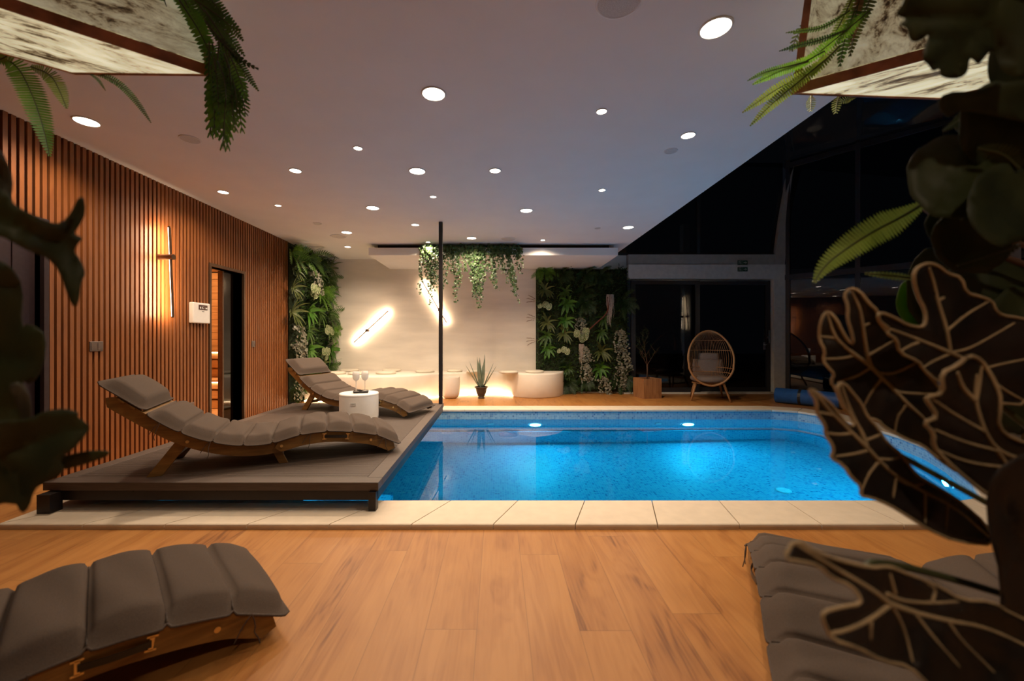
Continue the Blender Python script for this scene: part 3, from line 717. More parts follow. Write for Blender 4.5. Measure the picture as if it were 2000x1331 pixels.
# exit signs on the beam
def exit_sign(px, py, yy, lab):
    p = at(px, py, yy); e = empty('exit_sign', (p.x, yy, p.z), 0, lab, 'sign', 'emergency exit signs')
    mb = MB(); mb.box((-.095, -.014, -.042), (.095, 0, .042)); mb.build('sign_plate', plain('sign_green', (.010, .075, .045), .4), e)
    mb = MB(); f = -.0155
    mb.box((-.004, f, -.042), (.0, f+.001, .042))
    mb.box((.015, f, -.008), (.055, f+.001, .008)); mb.poly([(.05, f, -.026), (.085, f, 0), (.05, f, .026), (.05, f, .013), (.062, f, 0), (.05, f, -.013)])
    # door frame with running figure
    mb.box((-.085, f, -.03), (-.078, f+.001, .034)); mb.box((-.085, f, .028), (-.03, f+.001, .034)); mb.box((-.037, f, -.03), (-.03, f+.001, .034))
    mb.poly([(-.062+.006*math.cos(a), f, .018+.006*math.sin(a)) for a in [k*PI/5 for k in range(10)]])
    for a, b_, w2 in (((-.06, .012), (-.055, -.006), .005), ((-.055, -.006), (-.044, -.018), .0035), ((-.055, -.006), (-.066, -.014), .0035), ((-.066, -.014), (-.074, -.026), .003), ((-.059, .008), (-.046, .002), .003), ((-.059, .008), (-.072, .0), .003), ((-.044, -.018), (-.044, -.03), .003)):
        A = Vector((a[0], f-.0005, a[1])); B = Vector((b_[0], f-.0005, b_[1])); t = (B-A).normalized(); s = Vector((-t.z, 0, t.x))*w2
        mb.poly([A-s, B-s, B+s, A+s])
    mb.build('pictogram', plain('sign_white', (.40, .46, .42), .5), e)
exit_sign(1450, 513.5, YE-.001, 'upper green exit sign on the beam over the glass door')
exit_sign(1450, 526.5, YE-.001, 'lower green exit sign on the beam over the glass door')
# ============================================================ loungers
LT = [0, .05, .156, .35, .52, .70, .88, 1.065, 1.247, 1.41, 1.57, 1.75, 1.82]
LZ = [.075, .10, .150, .195, .212, .200, .160, .165, .213, .292, .408, .55, .605]
def rail(t): return spline(LT, LZ, t)
def railn(t):
    d = (rail(t+.01)-rail(t-.01))/.02; l = math.hypot(1, d); return (-d/l, 1/l)
LW = .56
def band(t0, t1, thick, y0, y1, n=26, round0=False, round1=False, drop=0):
    mb = MB(); R = []
    for i in range(n+1):
        t = t0+(t1-t0)*i/n; nx, nz = railn(t); z = rail(t)-drop
        k = 1.0
        e0 = (t-t0)/thick; e1 = (t1-t)/thick
        if round0 and e0 < .5: k = math.sqrt(max(0, 1-(1-e0*2)**2))*.98+.02
        if round1 and e1 < .5: k = min(k, math.sqrt(max(0, 1-(1-e1*2)**2))*.98+.02)
        a = (thick/2)*(1-k); b = thick-a
        top = (t-nx*a, z-nz*a); bot = (t-nx*b, z-nz*b)
        R.append([(top[0], y0, top[1]), (top[0], y1, top[1]), (bot[0], y1, bot[1]), (bot[0], y0, bot[1])])
    mb.ring_loft(R); return mb
def quilt(t0, t1, nseg, W, th, name, parent, lift=.0, extra=None, mat='cloth'):
    # padded mattress following the rails: puffed panels between stitched seams, flat hem at the edge
    mb = MB(); nu = nseg*16; nv = 24
    def pt(u, v, side):
        t = t0+(t1-t0)*u; nx, nz = railn(t); z = rail(t)
        s = u*nseg; fr = s-math.floor(s) if u < 1 else 1
        seam = 1-math.exp(-min(fr, 1-fr)/.032)
        yy = (v-.5)*W
        de = min(v, 1-v)*W; ed = min(1, max(0, (de-.018)/.05)); ed = math.sin(ed*PI/2)**.7
        endd = min(u, 1-u)*(t1-t0); ee = min(1, max(0, (endd-.01)/.045)); ee = math.sin(ee*PI/2)**.7
        pf = min(ed, 1)*min(1, ee)
        wob = .003*math.sin(13*yy+7*s)+.002*math.sin(29*t+11*yy)
        h = .010+(th*(.30+.70*seam*(.86+.14*math.sin(PI*fr)))+wob)*pf
        # the hem puckers at each seam
        pin = 1-.035*(1-seam)*(1-ed)
        sag = -.010*(1-ed)*seam
        h = lift+(h+sag if side else .004+sag*.9)
        return Vector((t+nx*h, yy*pin, z+nz*h+.004))
    mb.grid(lambda u, v: pt(u, v, 1), nu, nv); mb.grid(lambda u, v: pt(u, 1-v, 0), nu, nv)
    o = mb.build(name, M[mat], parent, True)
    # piping cord round the hem
    q = MB(); path = []
    for i in range(nu+1): p = pt(i/nu, 0, 1); path.append(p)
    for j in range(1, nv+1): path.append(pt(1, j/nv, 1))
    for i in range(nu-1, -1, -1): path.append(pt(i/nu, 1, 1))
    for j in range(nv-1, -1, -1): path.append(pt(0, j/nv, 1))
    path = [p-Vector((0, 0, .004)) for p in path]
    q.tube(path, .0045, 6, 0, False)
    for i in range(1, nseg): q.tube([pt(i/nseg, j/nv, 1)+Vector((0, 0, .001)) for j in range(nv+1)], .003, 5)
    q.build('piping', M['piping'], o, True)
    return o
def make_lounger():
    e = empty('sun_lounger')
    y = LW/2
    for s in (-1, 1):
        a, b = (s*y-.011*(1+s), s*y+.011*(1-s))
        ins = s*(y-.026)
        band(.76, 1.76, .078, min(ins-.011, ins+.011), max(ins-.011, ins+.011), 30, True, True).build('back_rail', M['teak'], e, bevel=.003)
        band(.0, .86, .080, a, b, 28, True, True).build('foot_rail', M['teak'], e, bevel=.003)
    # cross slats set on the rails
    mb = MB(); t = .05
    while t < 1.74:
        nx, nz = railn(t); c = Vector((t+nx*-.004, 0, rail(t)-nz*.004))
        tx = Vector((nz, 0, -nx)); nn = Vector((nx, 0, nz))
        mb.obox(c, tx*.017, Vector((0, y-.001, 0)), nn*.006); t += .055
    mb.build('cross_slats', M['teak'], e)
    for s in (-1, 1):
        ys = s*(y-.05)
        for nm, a, b, w_ in (('rear_leg', Vector((1.37, ys, .25)), Vector((1.548, ys, 0)), .034), ('short_leg', Vector((.855, ys, .12)), Vector((.80, ys, 0)), .026)):
            d = (b-a).normalized(); n = Vector((-d.z, 0, d.x)); mb = MB()
            # slanting leg with its foot cut level on the floor
            k = w_/abs(d.z) if abs(d.z) > .1 else w_
            mb.ring_loft([[a+n*w_-Vector((0, .011, 0)), a+n*w_+Vector((0, .011, 0)), a-n*w_+Vector((0, .011, 0)), a-n*w_-Vector((0, .011, 0))],
                          [b+Vector((-k*(-1 if n.x > 0 else 1), -.011, 0)), b+Vector((-k*(-1 if n.x > 0 else 1), .011, 0)), b+Vector((k*(-1 if n.x > 0 else 1), .011, 0)), b+Vector((k*(-1 if n.x > 0 else 1), -.011, 0))]])
            mb.build(nm, M['teak'], e, bevel=.003)
    for nm, p in (('leg_brace', (1.47, .11)), ('leg_brace', (.825, .06)), ('foot_bar', (.045, .075))):
        mb = MB(); mb.box((p[0]-.016, -y+.04, p[1]-.02), (p[0]+.016, y-.04, p[1]+.01)); mb.build(nm, M['teak'], e, bevel=.003)
    for s in (-1, 1):
        for t, dz in ((1.36, .045), (.81, .04), (.20, .045)):
            mb = MB(); mb.tube([(t, s*(y-.004), rail(t)-dz), (t, s*(y+.004), rail(t)-dz)], .010, 14); mb.build('bolt', M['brass'], e)
        for t in (.37, .53):
            mb = MB()
            nx, nz = railn(t); c = Vector((t, s*(y+.003), rail(t)-.036)); tx = Vector((nz, 0, -nx)); nn = Vector((nx, 0, nz))
            mb.obox(c, tx*.006, Vector((0, .003, 0)), nn*.020); mb.obox(c+nn*.02, tx*.014, Vector((0, .003, 0)), nn*.003); mb.obox(c-nn*.02, tx*.014, Vector((0, .003, 0)), nn*.003)
            mb.build('handle_bracket', M['brass'], e)
        mb = MB(); pts = []
        for k in range(9):
            t = .37+.16*k/8; pts.append(Vector((t, s*(y+.008+.012*math.sin(PI*k/8)), rail(t)-.036)))
        mb.ring_loft([[p+Vector((0, -.0015, -.010)), p+Vector((0, -.0015, .010)), p+Vector((0, .0015, .010)), p+Vector((0, .0015, -.010))] for p in pts])
        mb.build('carry_strap', M['black'], e)
    quilt(-.02, 1.575, 9, LW+.02, .050, 'mattress', e)
    quilt(1.595, 1.83, 1, LW-.01, .050, 'head_pillow', e, lift=.012)
    rr = random.Random(3)
    for t, s in ((.10, 1), (.62, 1), (1.23, 1), (.10, -1), (1.5, 1), (1.23, -1)):
        mb = MB(); p = Vector((t, s*(y+.012), rail(t)+.004)); pts = [p]
        for k in range(5): p = p+Vector((rr.uniform(-.012, .012), s*rr.uniform(-.002, .006), -.022)); pts.append(p)
        mb.tube(pts, .0022, 5)
        pts = [Vector((t, s*(y+.012), rail(t)+.004))]
        for k in range(4): pts.append(pts[-1]+Vector((.014, s*rr.uniform(-.002, .004), -.012-.004*k)))
        mb.tube(pts, .0022, 5); mb.build('tie_cord', M['piping'], e)
    return e
L0 = make_lounger()
def place_lounger(o, tip, head, z, label, s=1.0):
    # tip: the near corner of the foot end (y=+W/2), head: direction towards the head end
    d = Vector((head[0], head[1], 0)).normalized(); yv = Vector((-d.y, d.x, 0))
    side = tip[2]
    c = Vector((tip[0], tip[1], 0))-yv*(LW/2)*side
    o.location = (c.x, c.y, z); o.rotation_euler = (0, 0, math.atan2(d.y, d.x)); tag(o, label, 'sun lounger', 'taupe cushioned wooden wave loungers')
place_lounger(L0, (-.787, 3.229, 1), (-.919, -.394), DZ, 'teak wave lounger with taupe mattress and head pillow, front one on the deck')
for tip, head, z, lab in (((-.985, 4.557, 1), (-.937, .348), DZ, 'teak wave lounger at the back of the deck, behind the white drum table'),
                          ((-.80, 1.52, 1), (-.715, -.70), 0, 'teak wave lounger on the oak floor, cropped at the lower left corner'),
                          ((1.73, 1.76, 1), (-.46, -.89), 0, 'lounger at the lower right whose quilted mattress edge points to the viewer'),
                          ((1.86, 1.80, 1), (.9, -.43), 0, 'second lounger at the lower right, mostly hidden behind the dark veined leaves')):
    place_lounger(copy_tree(L0), tip, head, z, lab)

# ============================================================ small things
# drum table
tc_ = Vector((-1.525, 4.525, DZ))
e = empty('drum_table', tc_, 0, 'round white plastic drum side table between the two deck loungers', 'side table')
mb = MB(); mb.lathe([(.185, 0), (.204, .012), (.207, .04), (.207, .262), (.207, .280)], n=64, cap=False)
mb.build('body', M['white'], e, True)
mb = MB(); mb.lathe([(.2085, .281), (.2085, .292), (.203, .299), (.19, .300), (.001, .300)], n=64, cap=False); mb.build('lid', M['white'], e, True)
mb = MB(); R = []
a0 = math.atan2(-1, .03)
for k in range(9):
    a = a0-.13+.26*k/8; c = Vector((math.cos(a), math.sin(a), 0))
    R.append([c*.2075+Vector((0, 0, .205)), c*.211+Vector((0, 0, .205)), c*.211+Vector((0, 0, .213)), c*.2075+Vector((0, 0, .213))])
mb.ring_loft(R); mb.v = [tuple(v) for v in mb.v]
R = [[Vector(p)-Vector((0, 0, .018)) for p in r] for r in R]; mb.ring_loft(R)
mb.build('grip_recess_shade', plain('grip_shade', (.50, .50, .48), .5), e)  # raised grey bands, the shade of a recess put into their colour
# tray and glasses
e = empty('serving_tray', (-1.50, 4.51, DZ+.3005), .28, 'small black rectangular tray on the white drum table', 'tray')
mb = MB(); mb.box((-.075, -.055, .0), (.075, .055, .012)); mb.build('base', M['black'], e, bevel=.002)
mb = MB(); mb.box((-.08, -.06, .012), (.08, -.053, .022)); mb.box((-.08, .053, .012), (.08, .06, .022)); mb.box((-.08, -.053, .012), (-.073, .053, .022)); mb.box((.073, -.053, .012), (.08, .053, .022))
mb.build('rim', M['black'], e)
def goblet(x, y, z, lab):
    e = empty('wine_glass', (x, y, z), 0, lab, 'wine glass', 'frosted wine glasses on the tray')
    mb = MB(); mb.lathe([(.001, 0), (.034, 0), (.034, .003), (.008, .008), (.001, .008)], n=28); mb.build('foot', M['clear'], e, True)
    mb = MB(); mb.lathe([(.005, .006), (.004, .03), (.004, .10), (.006, .118)], n=14); mb.build('stem', M['clear'], e, True)
    mb = MB(); mb.lathe([(.005, .116), (.024, .128), (.036, .155), (.038, .185), (.033, .222), (.031, .222), (.036, .185), (.034, .157), (.022, .131), (.003, .121)], n=32, cap=False); mb.build('bowl', M['clear'], e, True)
goblet(-1.545, 4.485, DZ+.314, 'frosted wine glass on the black tray, left and nearer of the two')
goblet(-1.462, 4.53, DZ+.314, 'frosted wine glass on the black tray, right and further of the two')
# empty white pot
p = onz(881, 777, 0); mb = MB()
mb.lathe([(.001, 0), (.095, 0), (.135, .02), (.158, .06), (.165, .12), (.167, .385), (.163, .392), (.155, .39), (.152, .36), (.15, .08), (.001, .06)], n=48, cap=False)
o = mb.build('ceramic_pot', M['ceramic'], None, True, loc=(p.x, 7.52, 0)); tag(o, 'empty matt white ceramic pot with rounded base on the floor before the bench', 'pot')
# agave
e = empty('potted_agave', ((940-CX)/F*7.5, 7.5, 0), 0, 'spiky grey-green agave in a small dark urn before the bench', 'potted plant')
mb = MB(); mb.lathe([(.001, 0), (.062, 0), (.060, .02), (.052, .03), (.075, .07), (.094, .12), (.098, .165), (.105, .185), (.122, .20), (.122, .212), (.10, .212), (.09, .18), (.001, .175)], n=36, cap=False); mb.build('urn', M['dark_pot'], e, True)
def blade(mb, base, d, up, L, W, bend, m=0, n=9, fold=.35, prof=None):
    # long leaf as a folded strip with thickness given by its fold
    d = d.normalized(); s = d.cross(up)
    if s.length < 1e-4: s = Vector((1, 0, 0))
    s.normalize(); p = Vector(base); rows = []
    for i in range(n+1):
        t = i/n; wv = (prof(t) if prof else (min(1, .45+2.2*t) if t < .25 else 1)*(1-t**2.2))*W/2
        nn = s.cross(d).normalized()
        rows.append((p-s*wv+nn*wv*fold, p.copy(), p+s*wv+nn*wv*fold))
        d = (d+Vector((0, 0, -1))*bend/n).normalized(); p = p+d*(L/n)
    b = len(mb.v)
    for r in rows: mb.v += [tuple(q) for q in r]
    for i in range(n):
        a = b+i*3; mb.face((a, a+1, a+4, a+3), m); mb.face((a+1, a+2, a+5, a+4), m)
mb = MB(); rr = random.Random(5)
spec = [(0, .05, .56), (.9, .10, .55), (2.0, .08, .50), (3.0, .30, .47), (.2, .33, .45), (3.6, .48, .47), (-.35, .48, .44), (4.4, .2, .46), (5.2, .15, .50), (1.5, .3, .4), (2.6, .1, .42), (4.0, .12, .52)]
for a, tl, L in spec:
    dd = Vector((math.cos(a)*tl*1.3, math.sin(a)*tl*1.3, 1)); blade(mb, (math.cos(a)*.02, math.sin(a)*.02, .19), dd, Vector((-math.sin(a), math.cos(a), 0)).cross(dd), L*1.13, .070, .12 if tl > .25 else .0, fold=.45)
for q_ in [mb]: q_.build('leaves', M['g_agave'], e, True)
mb = MB()
for k in range(46):
    a = rr.uniform(0, 2*PI); dd = Vector((math.cos(a)*rr.uniform(.3, 1.2), math.sin(a)*rr.uniform(.3, 1.2), 1)); blade(mb, (math.cos(a)*.03, math.sin(a)*.03, .19), dd, Vector((0, 0, 1)), rr.uniform(.05, .09), .012, .2, n=3)
mb.build('dry_base_leaves', M['stem'], e)
# wooden crate planter with slender tree
e = empty('potted_tree', (2.79, 7.62, 0), math.radians(12), 'slender bare-stemmed little tree in a cubic wooden planter by the glass door', 'potted plant')
mb = MB(); a = .18
for k in range(5):
    z0 = k*.072; 
    for (x0, y0, x1, y1) in ((-a, -a, a, -a+.02), (-a, a-.02, a, a), (-a, -a+.02, -a+.02, a-.02), (a-.02, -a+.02, a, a-.02)): mb.box((x0, y0, z0), (x1, y1, z0+.0715))
mb.build('wooden_box', M['crate'], e)
mb = MB(); mb.box((-a+.02, -a+.02, .30), (a-.02, a-.02, .33)); mb.build('soil', M['soil'], e)
mb = MB(); lf = MB(); rr = random.Random(8)
def branch(p, d, L, r, dep):
    pts = [p]; 
    for k in range(5): d = (d+Vector((rr.uniform(-.12, .12), rr.uniform(-.12, .12), .05))).normalized(); pts.append(pts[-1]+d*L/5)
    mb.tube(pts, [r*(1-.12*k) for k in range(6)], 6)
    if dep == 0:
        for q in pts[1:]:
            for s in range(3):
                a = rr.uniform(0, 2*PI); dd = Vector((math.cos(a), math.sin(a), rr.uniform(-.2, .9))); blade(lf, q, dd, Vector((0, 0, 1)), rr.uniform(.035, .06), .011, .3, n=3)
        return
    for k in range(4 if dep == 2 else 5):
        q = pts[2+k % 4]; a = rr.uniform(0, 2*PI); dd = Vector((math.cos(a)*.7, math.sin(a)*.6, rr.uniform(.5, 1))); branch(q, dd, L*.58, r*.5, dep-1)
mb.tube([(0, 0, .32), (.005, 0, .5), (.0, .0, .62)], .012, 8)
branch(Vector((0, 0, .60)), Vector((.05, 0, 1)), .42, .008, 2); branch(Vector((0, 0, .60)), Vector((-.55, 0, .8)), .28, .006, 1); branch(Vector((0, 0, .60)), Vector((.6, .1, .8)), .3, .006, 1)
mb.build('stem', M['stem'], e, True); lf.build('leaves', M['g_dark'], e)
# egg chair
e = empty('egg_chair', (3.78, 7.32, 0), math.radians(-20), 'rattan egg chair with grey cushions in front of the dark glass door', 'chair')
def ring_pt(a):
    # egg shaped front opening, wider below, leaning back towards the top
    x = .355*math.sin(a); z = .755-.475*math.cos(a)
    x *= 1.0-.10*max(0, (z-.75)/.47)**1.5+ .04*(1 if .3 < z < .6 else 0)
    return Vector((x, -.30+.30*(z-.28)/.95-.10*math.sin(PI*min(1, (z-.28)/.95)), z))
NR = 48; ringp = [ring_pt(2*PI*k/NR) for k in range(NR)]
mb = MB(); mb.tube(ringp+[ringp[0]], .017, 10, 0, False); mb.tube([p+Vector((0, .022, 0)) for p in ringp+[ringp[0]]], .010, 8, 0, False); mb.build('front_ring', M['rattan'], e, True)
def shell(r, z):
    z = max(.29, min(1.22, z)); q = (.755-z)/.475; xm = .355*math.sqrt(max(0, 1-q*q)); f = ring_pt(math.acos(max(-1, min(1, q))))
    dp = .40*math.sin(PI*min(1, max(0, (z-.25)/1.0)))**.55
    return Vector((r*xm, f.y+dp*math.sqrt(max(0, 1-abs(r)**2.4)), z))
mb = MB()
for k in range(-12, 13): mb.tube([shell(k/12.6, .29+.93*t/14) for t in range(15)], .0032, 5)
for z in (.34, .42, .50, .58, .88, 1.06): mb.tube([shell(-1+2*k/28, z) for k in range(29)], .006, 5, 0, False)
mb.build('wicker_shell', M['rattan'], e, True)
for x, y, x2, y2 in ((-.22, -.12, -.31, -.24), (.22, -.12, .31, -.24), (-.2, .2, -.27, .30), (.2, .2, .27, .30)):
    mb = MB(); mb.tube([(x, y, .30), (x2, y2, 0)], [.022, .014], 10); mb.build('leg', M['rattan'], e, True)
mb = MB(); mb.tube([(0.26*math.cos(2*PI*k/24), .03+.2*math.sin(2*PI*k/24), .30) for k in range(25)], .014, 8, 0, False); mb.build('base_ring', M['rattan'], e, True)
def pillow(name, c, sx, sy, sz, rx, mat='cushion_gray'):
    mb = MB()
    def f(u, v, s):
        x, z = u*2-1, v*2-1; k = ((1-x**4)*(1-z**4))**.5
        return Vector((x*sx*(1-.05*z*z), s*sy*k, z*sz*(1-.05*x*x)))
    mb.grid(lambda u, v: f(u, v, -1), 14, 14); mb.grid(lambda u, v: f(1-u, v, 1), 14, 14)
    o = mb.build(name, M[mat], e, True, loc=c, rot=(rx, 0, 0)); return o
M['cushion_gray'] = plain('grey_cushion_fabric', (.17, .135, .12), .9, scale=150, noise=.2, bump=.15)
mb = MB(); mb.lathe([(.001, -.05), (.24, -.05), (.29, -.03), (.305, 0), (.29, .035), (.22, .055), (.001, .045)], n=36); o = mb.build('seat_cushion', M['cushion_gray'], e, True, loc=(0, .0, .385), rot=(math.radians(6), 0, 0)); o.scale = (1, .85, 1)
pillow('back_cushion', (0, .12, .56), .25, .07, .17, math.radians(-14)); pillow('neck_pillow', (.02, .16, .76), .17, .05, .075, math.radians(-12))
# blue pool cover roll
p = onz(1585, 797, 0)
e = empty('pool_cover_roll', (4.95, 6.75, 0), 0, 'rolled blue pool cover lying at the far right pool corner', 'pool cover')
mb = MB(); a = Vector((-.18, .25, .13)); b = Vector((1.3, -1.5, .13))
mb.tube([a, a.lerp(b, .5), b], .125, 26); mb.build('cover_roll', M['bluecover'], e, True)
for k in range(4): c = a.lerp(b, .15+.23*k); d = (b-a).normalized(); mb = MB(); mb.tube([c-d*.02, c+d*.02], .127, 26); mb.build('strap', M['frame'], e)
# ============================================================ plants of the planted walls
# every plant grows out of the wall towards local -Y, gravity is -Z
def lance(seed, n=11, L=.26, W=.045, mat=0, spread=1.0):
    rr = random.Random(seed); mb = MB()
    for k in range(n):
        a = 2*PI*k/n+rr.uniform(-.3, .3); d = Vector((math.cos(a)*spread, -rr.uniform(.35, .9), math.sin(a)*spread+.25))
        blade(mb, (0, 0, 0), d, Vector((0, -1, .3)), L*rr.uniform(.7, 1.15), W*rr.uniform(.8, 1.2), rr.uniform(.9, 1.9), mat, 8, .25, lambda t: math.sin(PI*min(1, .12+.88*t)**.8)**.75 if t < 1 else 0)
    return mb
def frond(mb, p, d, L, W, bend, n=16, mat=0, up=Vector((0, -1, .4)), tip=.12, gap=.75):
    d = d.normalized(); s = d.cross(up).normalized(); p = Vector(p)
    for i in range(n):
        t = i/n; w_ = W*(math.sin(PI*min(1, .15+.85*(1-t)))**.6)*(1-.15*t)*(1 if t < .8 else (1-t)/.2*.8+.2)
        q = p+d*(L/n); nn = s.cross(d)
        for sg in (-1, 1):
            a = p+d*(L/n)*.1; b = a+d*(L/n)*gap
            tp = (a+b)/2+s*sg*w_+d*(L/n)*(.5+tip*6)-nn*w_*.12
            m1 = a.lerp(tp, .55)-d*(L/n)*.12; m2 = b.lerp(tp, .55)+d*(L/n)*.18
            mb.poly([a, m1, tp, m2, b] if sg > 0 else [b, m2, tp, m1, a], mat)
        # midrib
        r = .0018*(1-t)+.0006
        mb.poly([p-s*r-nn*.001, q-s*r-nn*.001, q+s*r-nn*.001, p+s*r-nn*.001], mat)
        p = q; d = (d+Vector((0, 0, -1))*bend/n).normalized(); s = (s-d*s.dot(d)).normalized()
def fern(seed, n=12, L=.30, W=.05):
    rr = random.Random(seed); mb = MB()
    for k in range(n):
        a = 2*PI*k/n+rr.uniform(-.3, .3); d = Vector((math.cos(a), -rr.uniform(.5, 1.1), math.sin(a)*.9+.3)); frond(mb, (0, 0, 0), d, L*rr.uniform(.7, 1.2), W, rr.uniform(1, 2.2), 13)
    return mb
def bunch(seed, n=130, L=.42, leaf=.022):
    rr = random.Random(seed); mb = MB()
    for k in range(9):
        p = Vector((rr.uniform(-.06, .06), -.03, rr.uniform(-.02, .06))); d = Vector((rr.uniform(-.4, .4), -.7, .1))
        for i in range(n//9):
            q = p+Vector((rr.gauss(0, .014), rr.gauss(0, .014), rr.gauss(0, .01))); a = rr.uniform(0, 2*PI); r = leaf*rr.uniform(.6, 1.2)
            nn = Vector((rr.uniform(-.6, .6), -1, rr.uniform(-.3, .8))).normalized(); s = nn.cross(Vector((math.cos(a), .1, math.sin(a)))).normalized(); u_ = nn.cross(s)
            mb.poly([q+s*r*math.cos(b)*.8+u_*r*math.sin(b) for b in (0, 1.0, 2.1, 3.14, 4.2, 5.2)])
            p = p+d.normalized()*L/(n/9); d = d+Vector((rr.uniform(-.1, .1), .05, -.35))
            d.y = min(0, d.y+.06)
            d.normalize()
    return mb
def fluffy(seed, n=16, L=.30):
    rr = random.Random(seed); mb = MB()
    for k in range(n):
        a = rr.uniform(0, 2*PI); d = Vector((math.cos(a), -rr.uniform(.4, 1), math.sin(a)+.2)).normalized(); p = Vector((0, 0, 0)); LL = L*rr.uniform(.6, 1.1)
        for i in range(12):
            p = p+d*LL/12; d = (d+Vector((0, 0, -.13))).normalized()
            for j in range(5):
                v = Vector((rr.uniform(-1, 1), rr.uniform(-1, 1), rr.uniform(-1, 1))).normalized(); s = v.cross(d)*.004; q = p+v*.045*(1-i/14)
                mb.poly([p-s, q, p+s])
    return mb
def caladium(seed, n=5, S=.085):
    rr = random.Random(seed); mb = MB()
    for k in range(n):
        c = Vector((rr.uniform(-.12, .12), -rr.uniform(.10, .2), rr.uniform(-.10, .08))); nn = Vector((rr.uniform(-.5, .5), -1, rr.uniform(-.1, .5))).normalized()
        a0 = rr.uniform(-.5, .5)-PI/2; s = nn.cross(Vector((0, 0, 1))).normalized(); u_ = s.cross(nn); z = S*rr.uniform(.75, 1.15)
        def P(r, a, lift=0): return c+s*(z*r*math.cos(a+a0))+u_*(z*r*math.sin(a+a0))+nn*(lift+.012*(1-r*r))
        ring = []
        for i in range(20):
            a = 2*PI*i/20; r = .72+.28*math.cos(a/1.0)**2*(1 if math.cos(a) > 0 else .55); r *= (1-.35*math.exp(-((a-PI)/.3)**2)); ring.append((r, a))
        cc = len(mb.v); mb.v.append(tuple(P(0, 0)))
        for r, a in ring: mb.v.append(tuple(P(r, a)))
        for i in range(20): mb.face((cc, cc+1+i, cc+1+(i+1) % 20), 1)
        for i in range(0, 20, 2):      # dark green panels between pale veins
            r, a = ring[i]; r2, a2 = ring[(i+1) % 20][0], ring[i][1]+2*PI/20
            mb.poly([P(.22, a+.12, .002), P(r*.85, a+.05, .002), P(r2*.85, a2-.02, .002), P(.35, a2, .002)], 0)
        mb.tube([Vector((c.x*.3, -.01, c.z-.06)), c-nn*.01], .003, 5, 0)
    return mb
def roots(seed, L=.42):
    rr = random.Random(seed); mb = MB()
    for k in range(26):
        x = rr.uniform(-.05, .05); p = Vector((x, -.12+rr.uniform(-.02, .02), 0)); pts = [p]; n = 7; LL = L*rr.uniform(.5, 1)
        for i in range(n): p = p+Vector((rr.uniform(-.008, .008)-x*.06, rr.uniform(-.004, .004), -LL/n)); pts.append(p)
        mb.tube(pts, [.004*(1-.1*i) for i in range(n+1)], 4)
    return mb
def plume(seed):
    rr = random.Random(seed); mb = MB()
    for k in range(3):
        d = Vector((-1, -.15, .15+.3*k-.2)).normalized(); p = Vector((0, -.05, 0)); 
        for i in range(16):
            q = p+d*.02; mb.tube([p, q], .0015, 4)
            if i > 5:
                for j in range(6):
                    v = (d+Vector((rr.uniform(-.5, .5), rr.uniform(-.5, .5), rr.uniform(-.5, .5)))).normalized(); s = v.cross(Vector((0, 1, 0))).normalized()*.0016; mb.poly([p-s, p+v*.05, p+s])
            p = q; d = (d+Vector((0, 0, -.02))).normalized()
    return mb
KIND = {
 'lance': ('strap_leaf_plant', 'drooping strap-leaved plant', [lance(1).mesh('strap_leaves', M['g_olive'], True), lance(2, 9, .30, .05).mesh('strap_leaves', M['g_mid'], True)], 'strap-leaved wall plants'),
 'bright': ('dracaena', 'bright green broad-leaved rosette', [lance(4, 9, .27, .065, 0, 1.1).mesh('rosette_leaves', M['g_bright'], True)], 'bright rosette wall plants'),
 'fern': ('fern', 'feathery green fern', [fern(3).mesh('fronds', M['g_mid']), fern(7, 10, .36, .06).mesh('fronds', M['g_fern'])], 'wall ferns'),
 'dfern': ('fern', 'dark hanging fern', [fern(13, 14, .34, .05).mesh('fronds', M['g_dark'])], 'dark wall ferns'),
 'silver': ('small_leaf_trailer', 'silvery small-leaved trailer', [bunch(5).mesh('small_leaves', M['g_silver']), bunch(6, 150, .5).mesh('small_leaves', M['g_silver'])], 'silvery trailing wall plants'),
 'fluff': ('asparagus_fern', 'fluffy dark asparagus fern', [fluffy(8).mesh('needle_leaves', M['g_dark'])], 'fluffy wall ferns'),
 'cal': ('caladium', 'pale heart-leaved caladium', [caladium(9).mesh('heart_leaves', [M['g_mid'], M['g_cream']]), caladium(10, 3).mesh('heart_leaves', [M['g_mid'], M['g_cream']])], 'pale caladiums on the walls'),
 'roots': ('air_roots', 'hanging tuft of pale air roots', [roots(1).mesh('roots', M['roots'])], 'pale root tufts'),
 'plume': ('dried_grass', 'dry brown grass plumes sticking out sideways', [plume(2).mesh('plumes', M['g_brown'])], 'dried grass plumes'),
}
cnt = {}
def wall_plant(kind, pos, rz, roll, s, where):
    nm, lab, meshes, grp = KIND[kind]; k = cnt.get(kind, 0); cnt[kind] = k+1
    o = bpy.data.objects.new(nm, meshes[k % len(meshes)]); COL.objects.link(o)
    o.matrix_world = Matrix.Translation(pos) @ Matrix.Rotation(rz, 4, 'Z') @ Matrix.Rotation(roll, 4, 'Y') @ Matrix.Scale(s, 4)
    tag(o, lab+' '+where, nm.replace('_', ' ') if kind not in ('lance', 'bright', 'silver') else 'plant', grp)
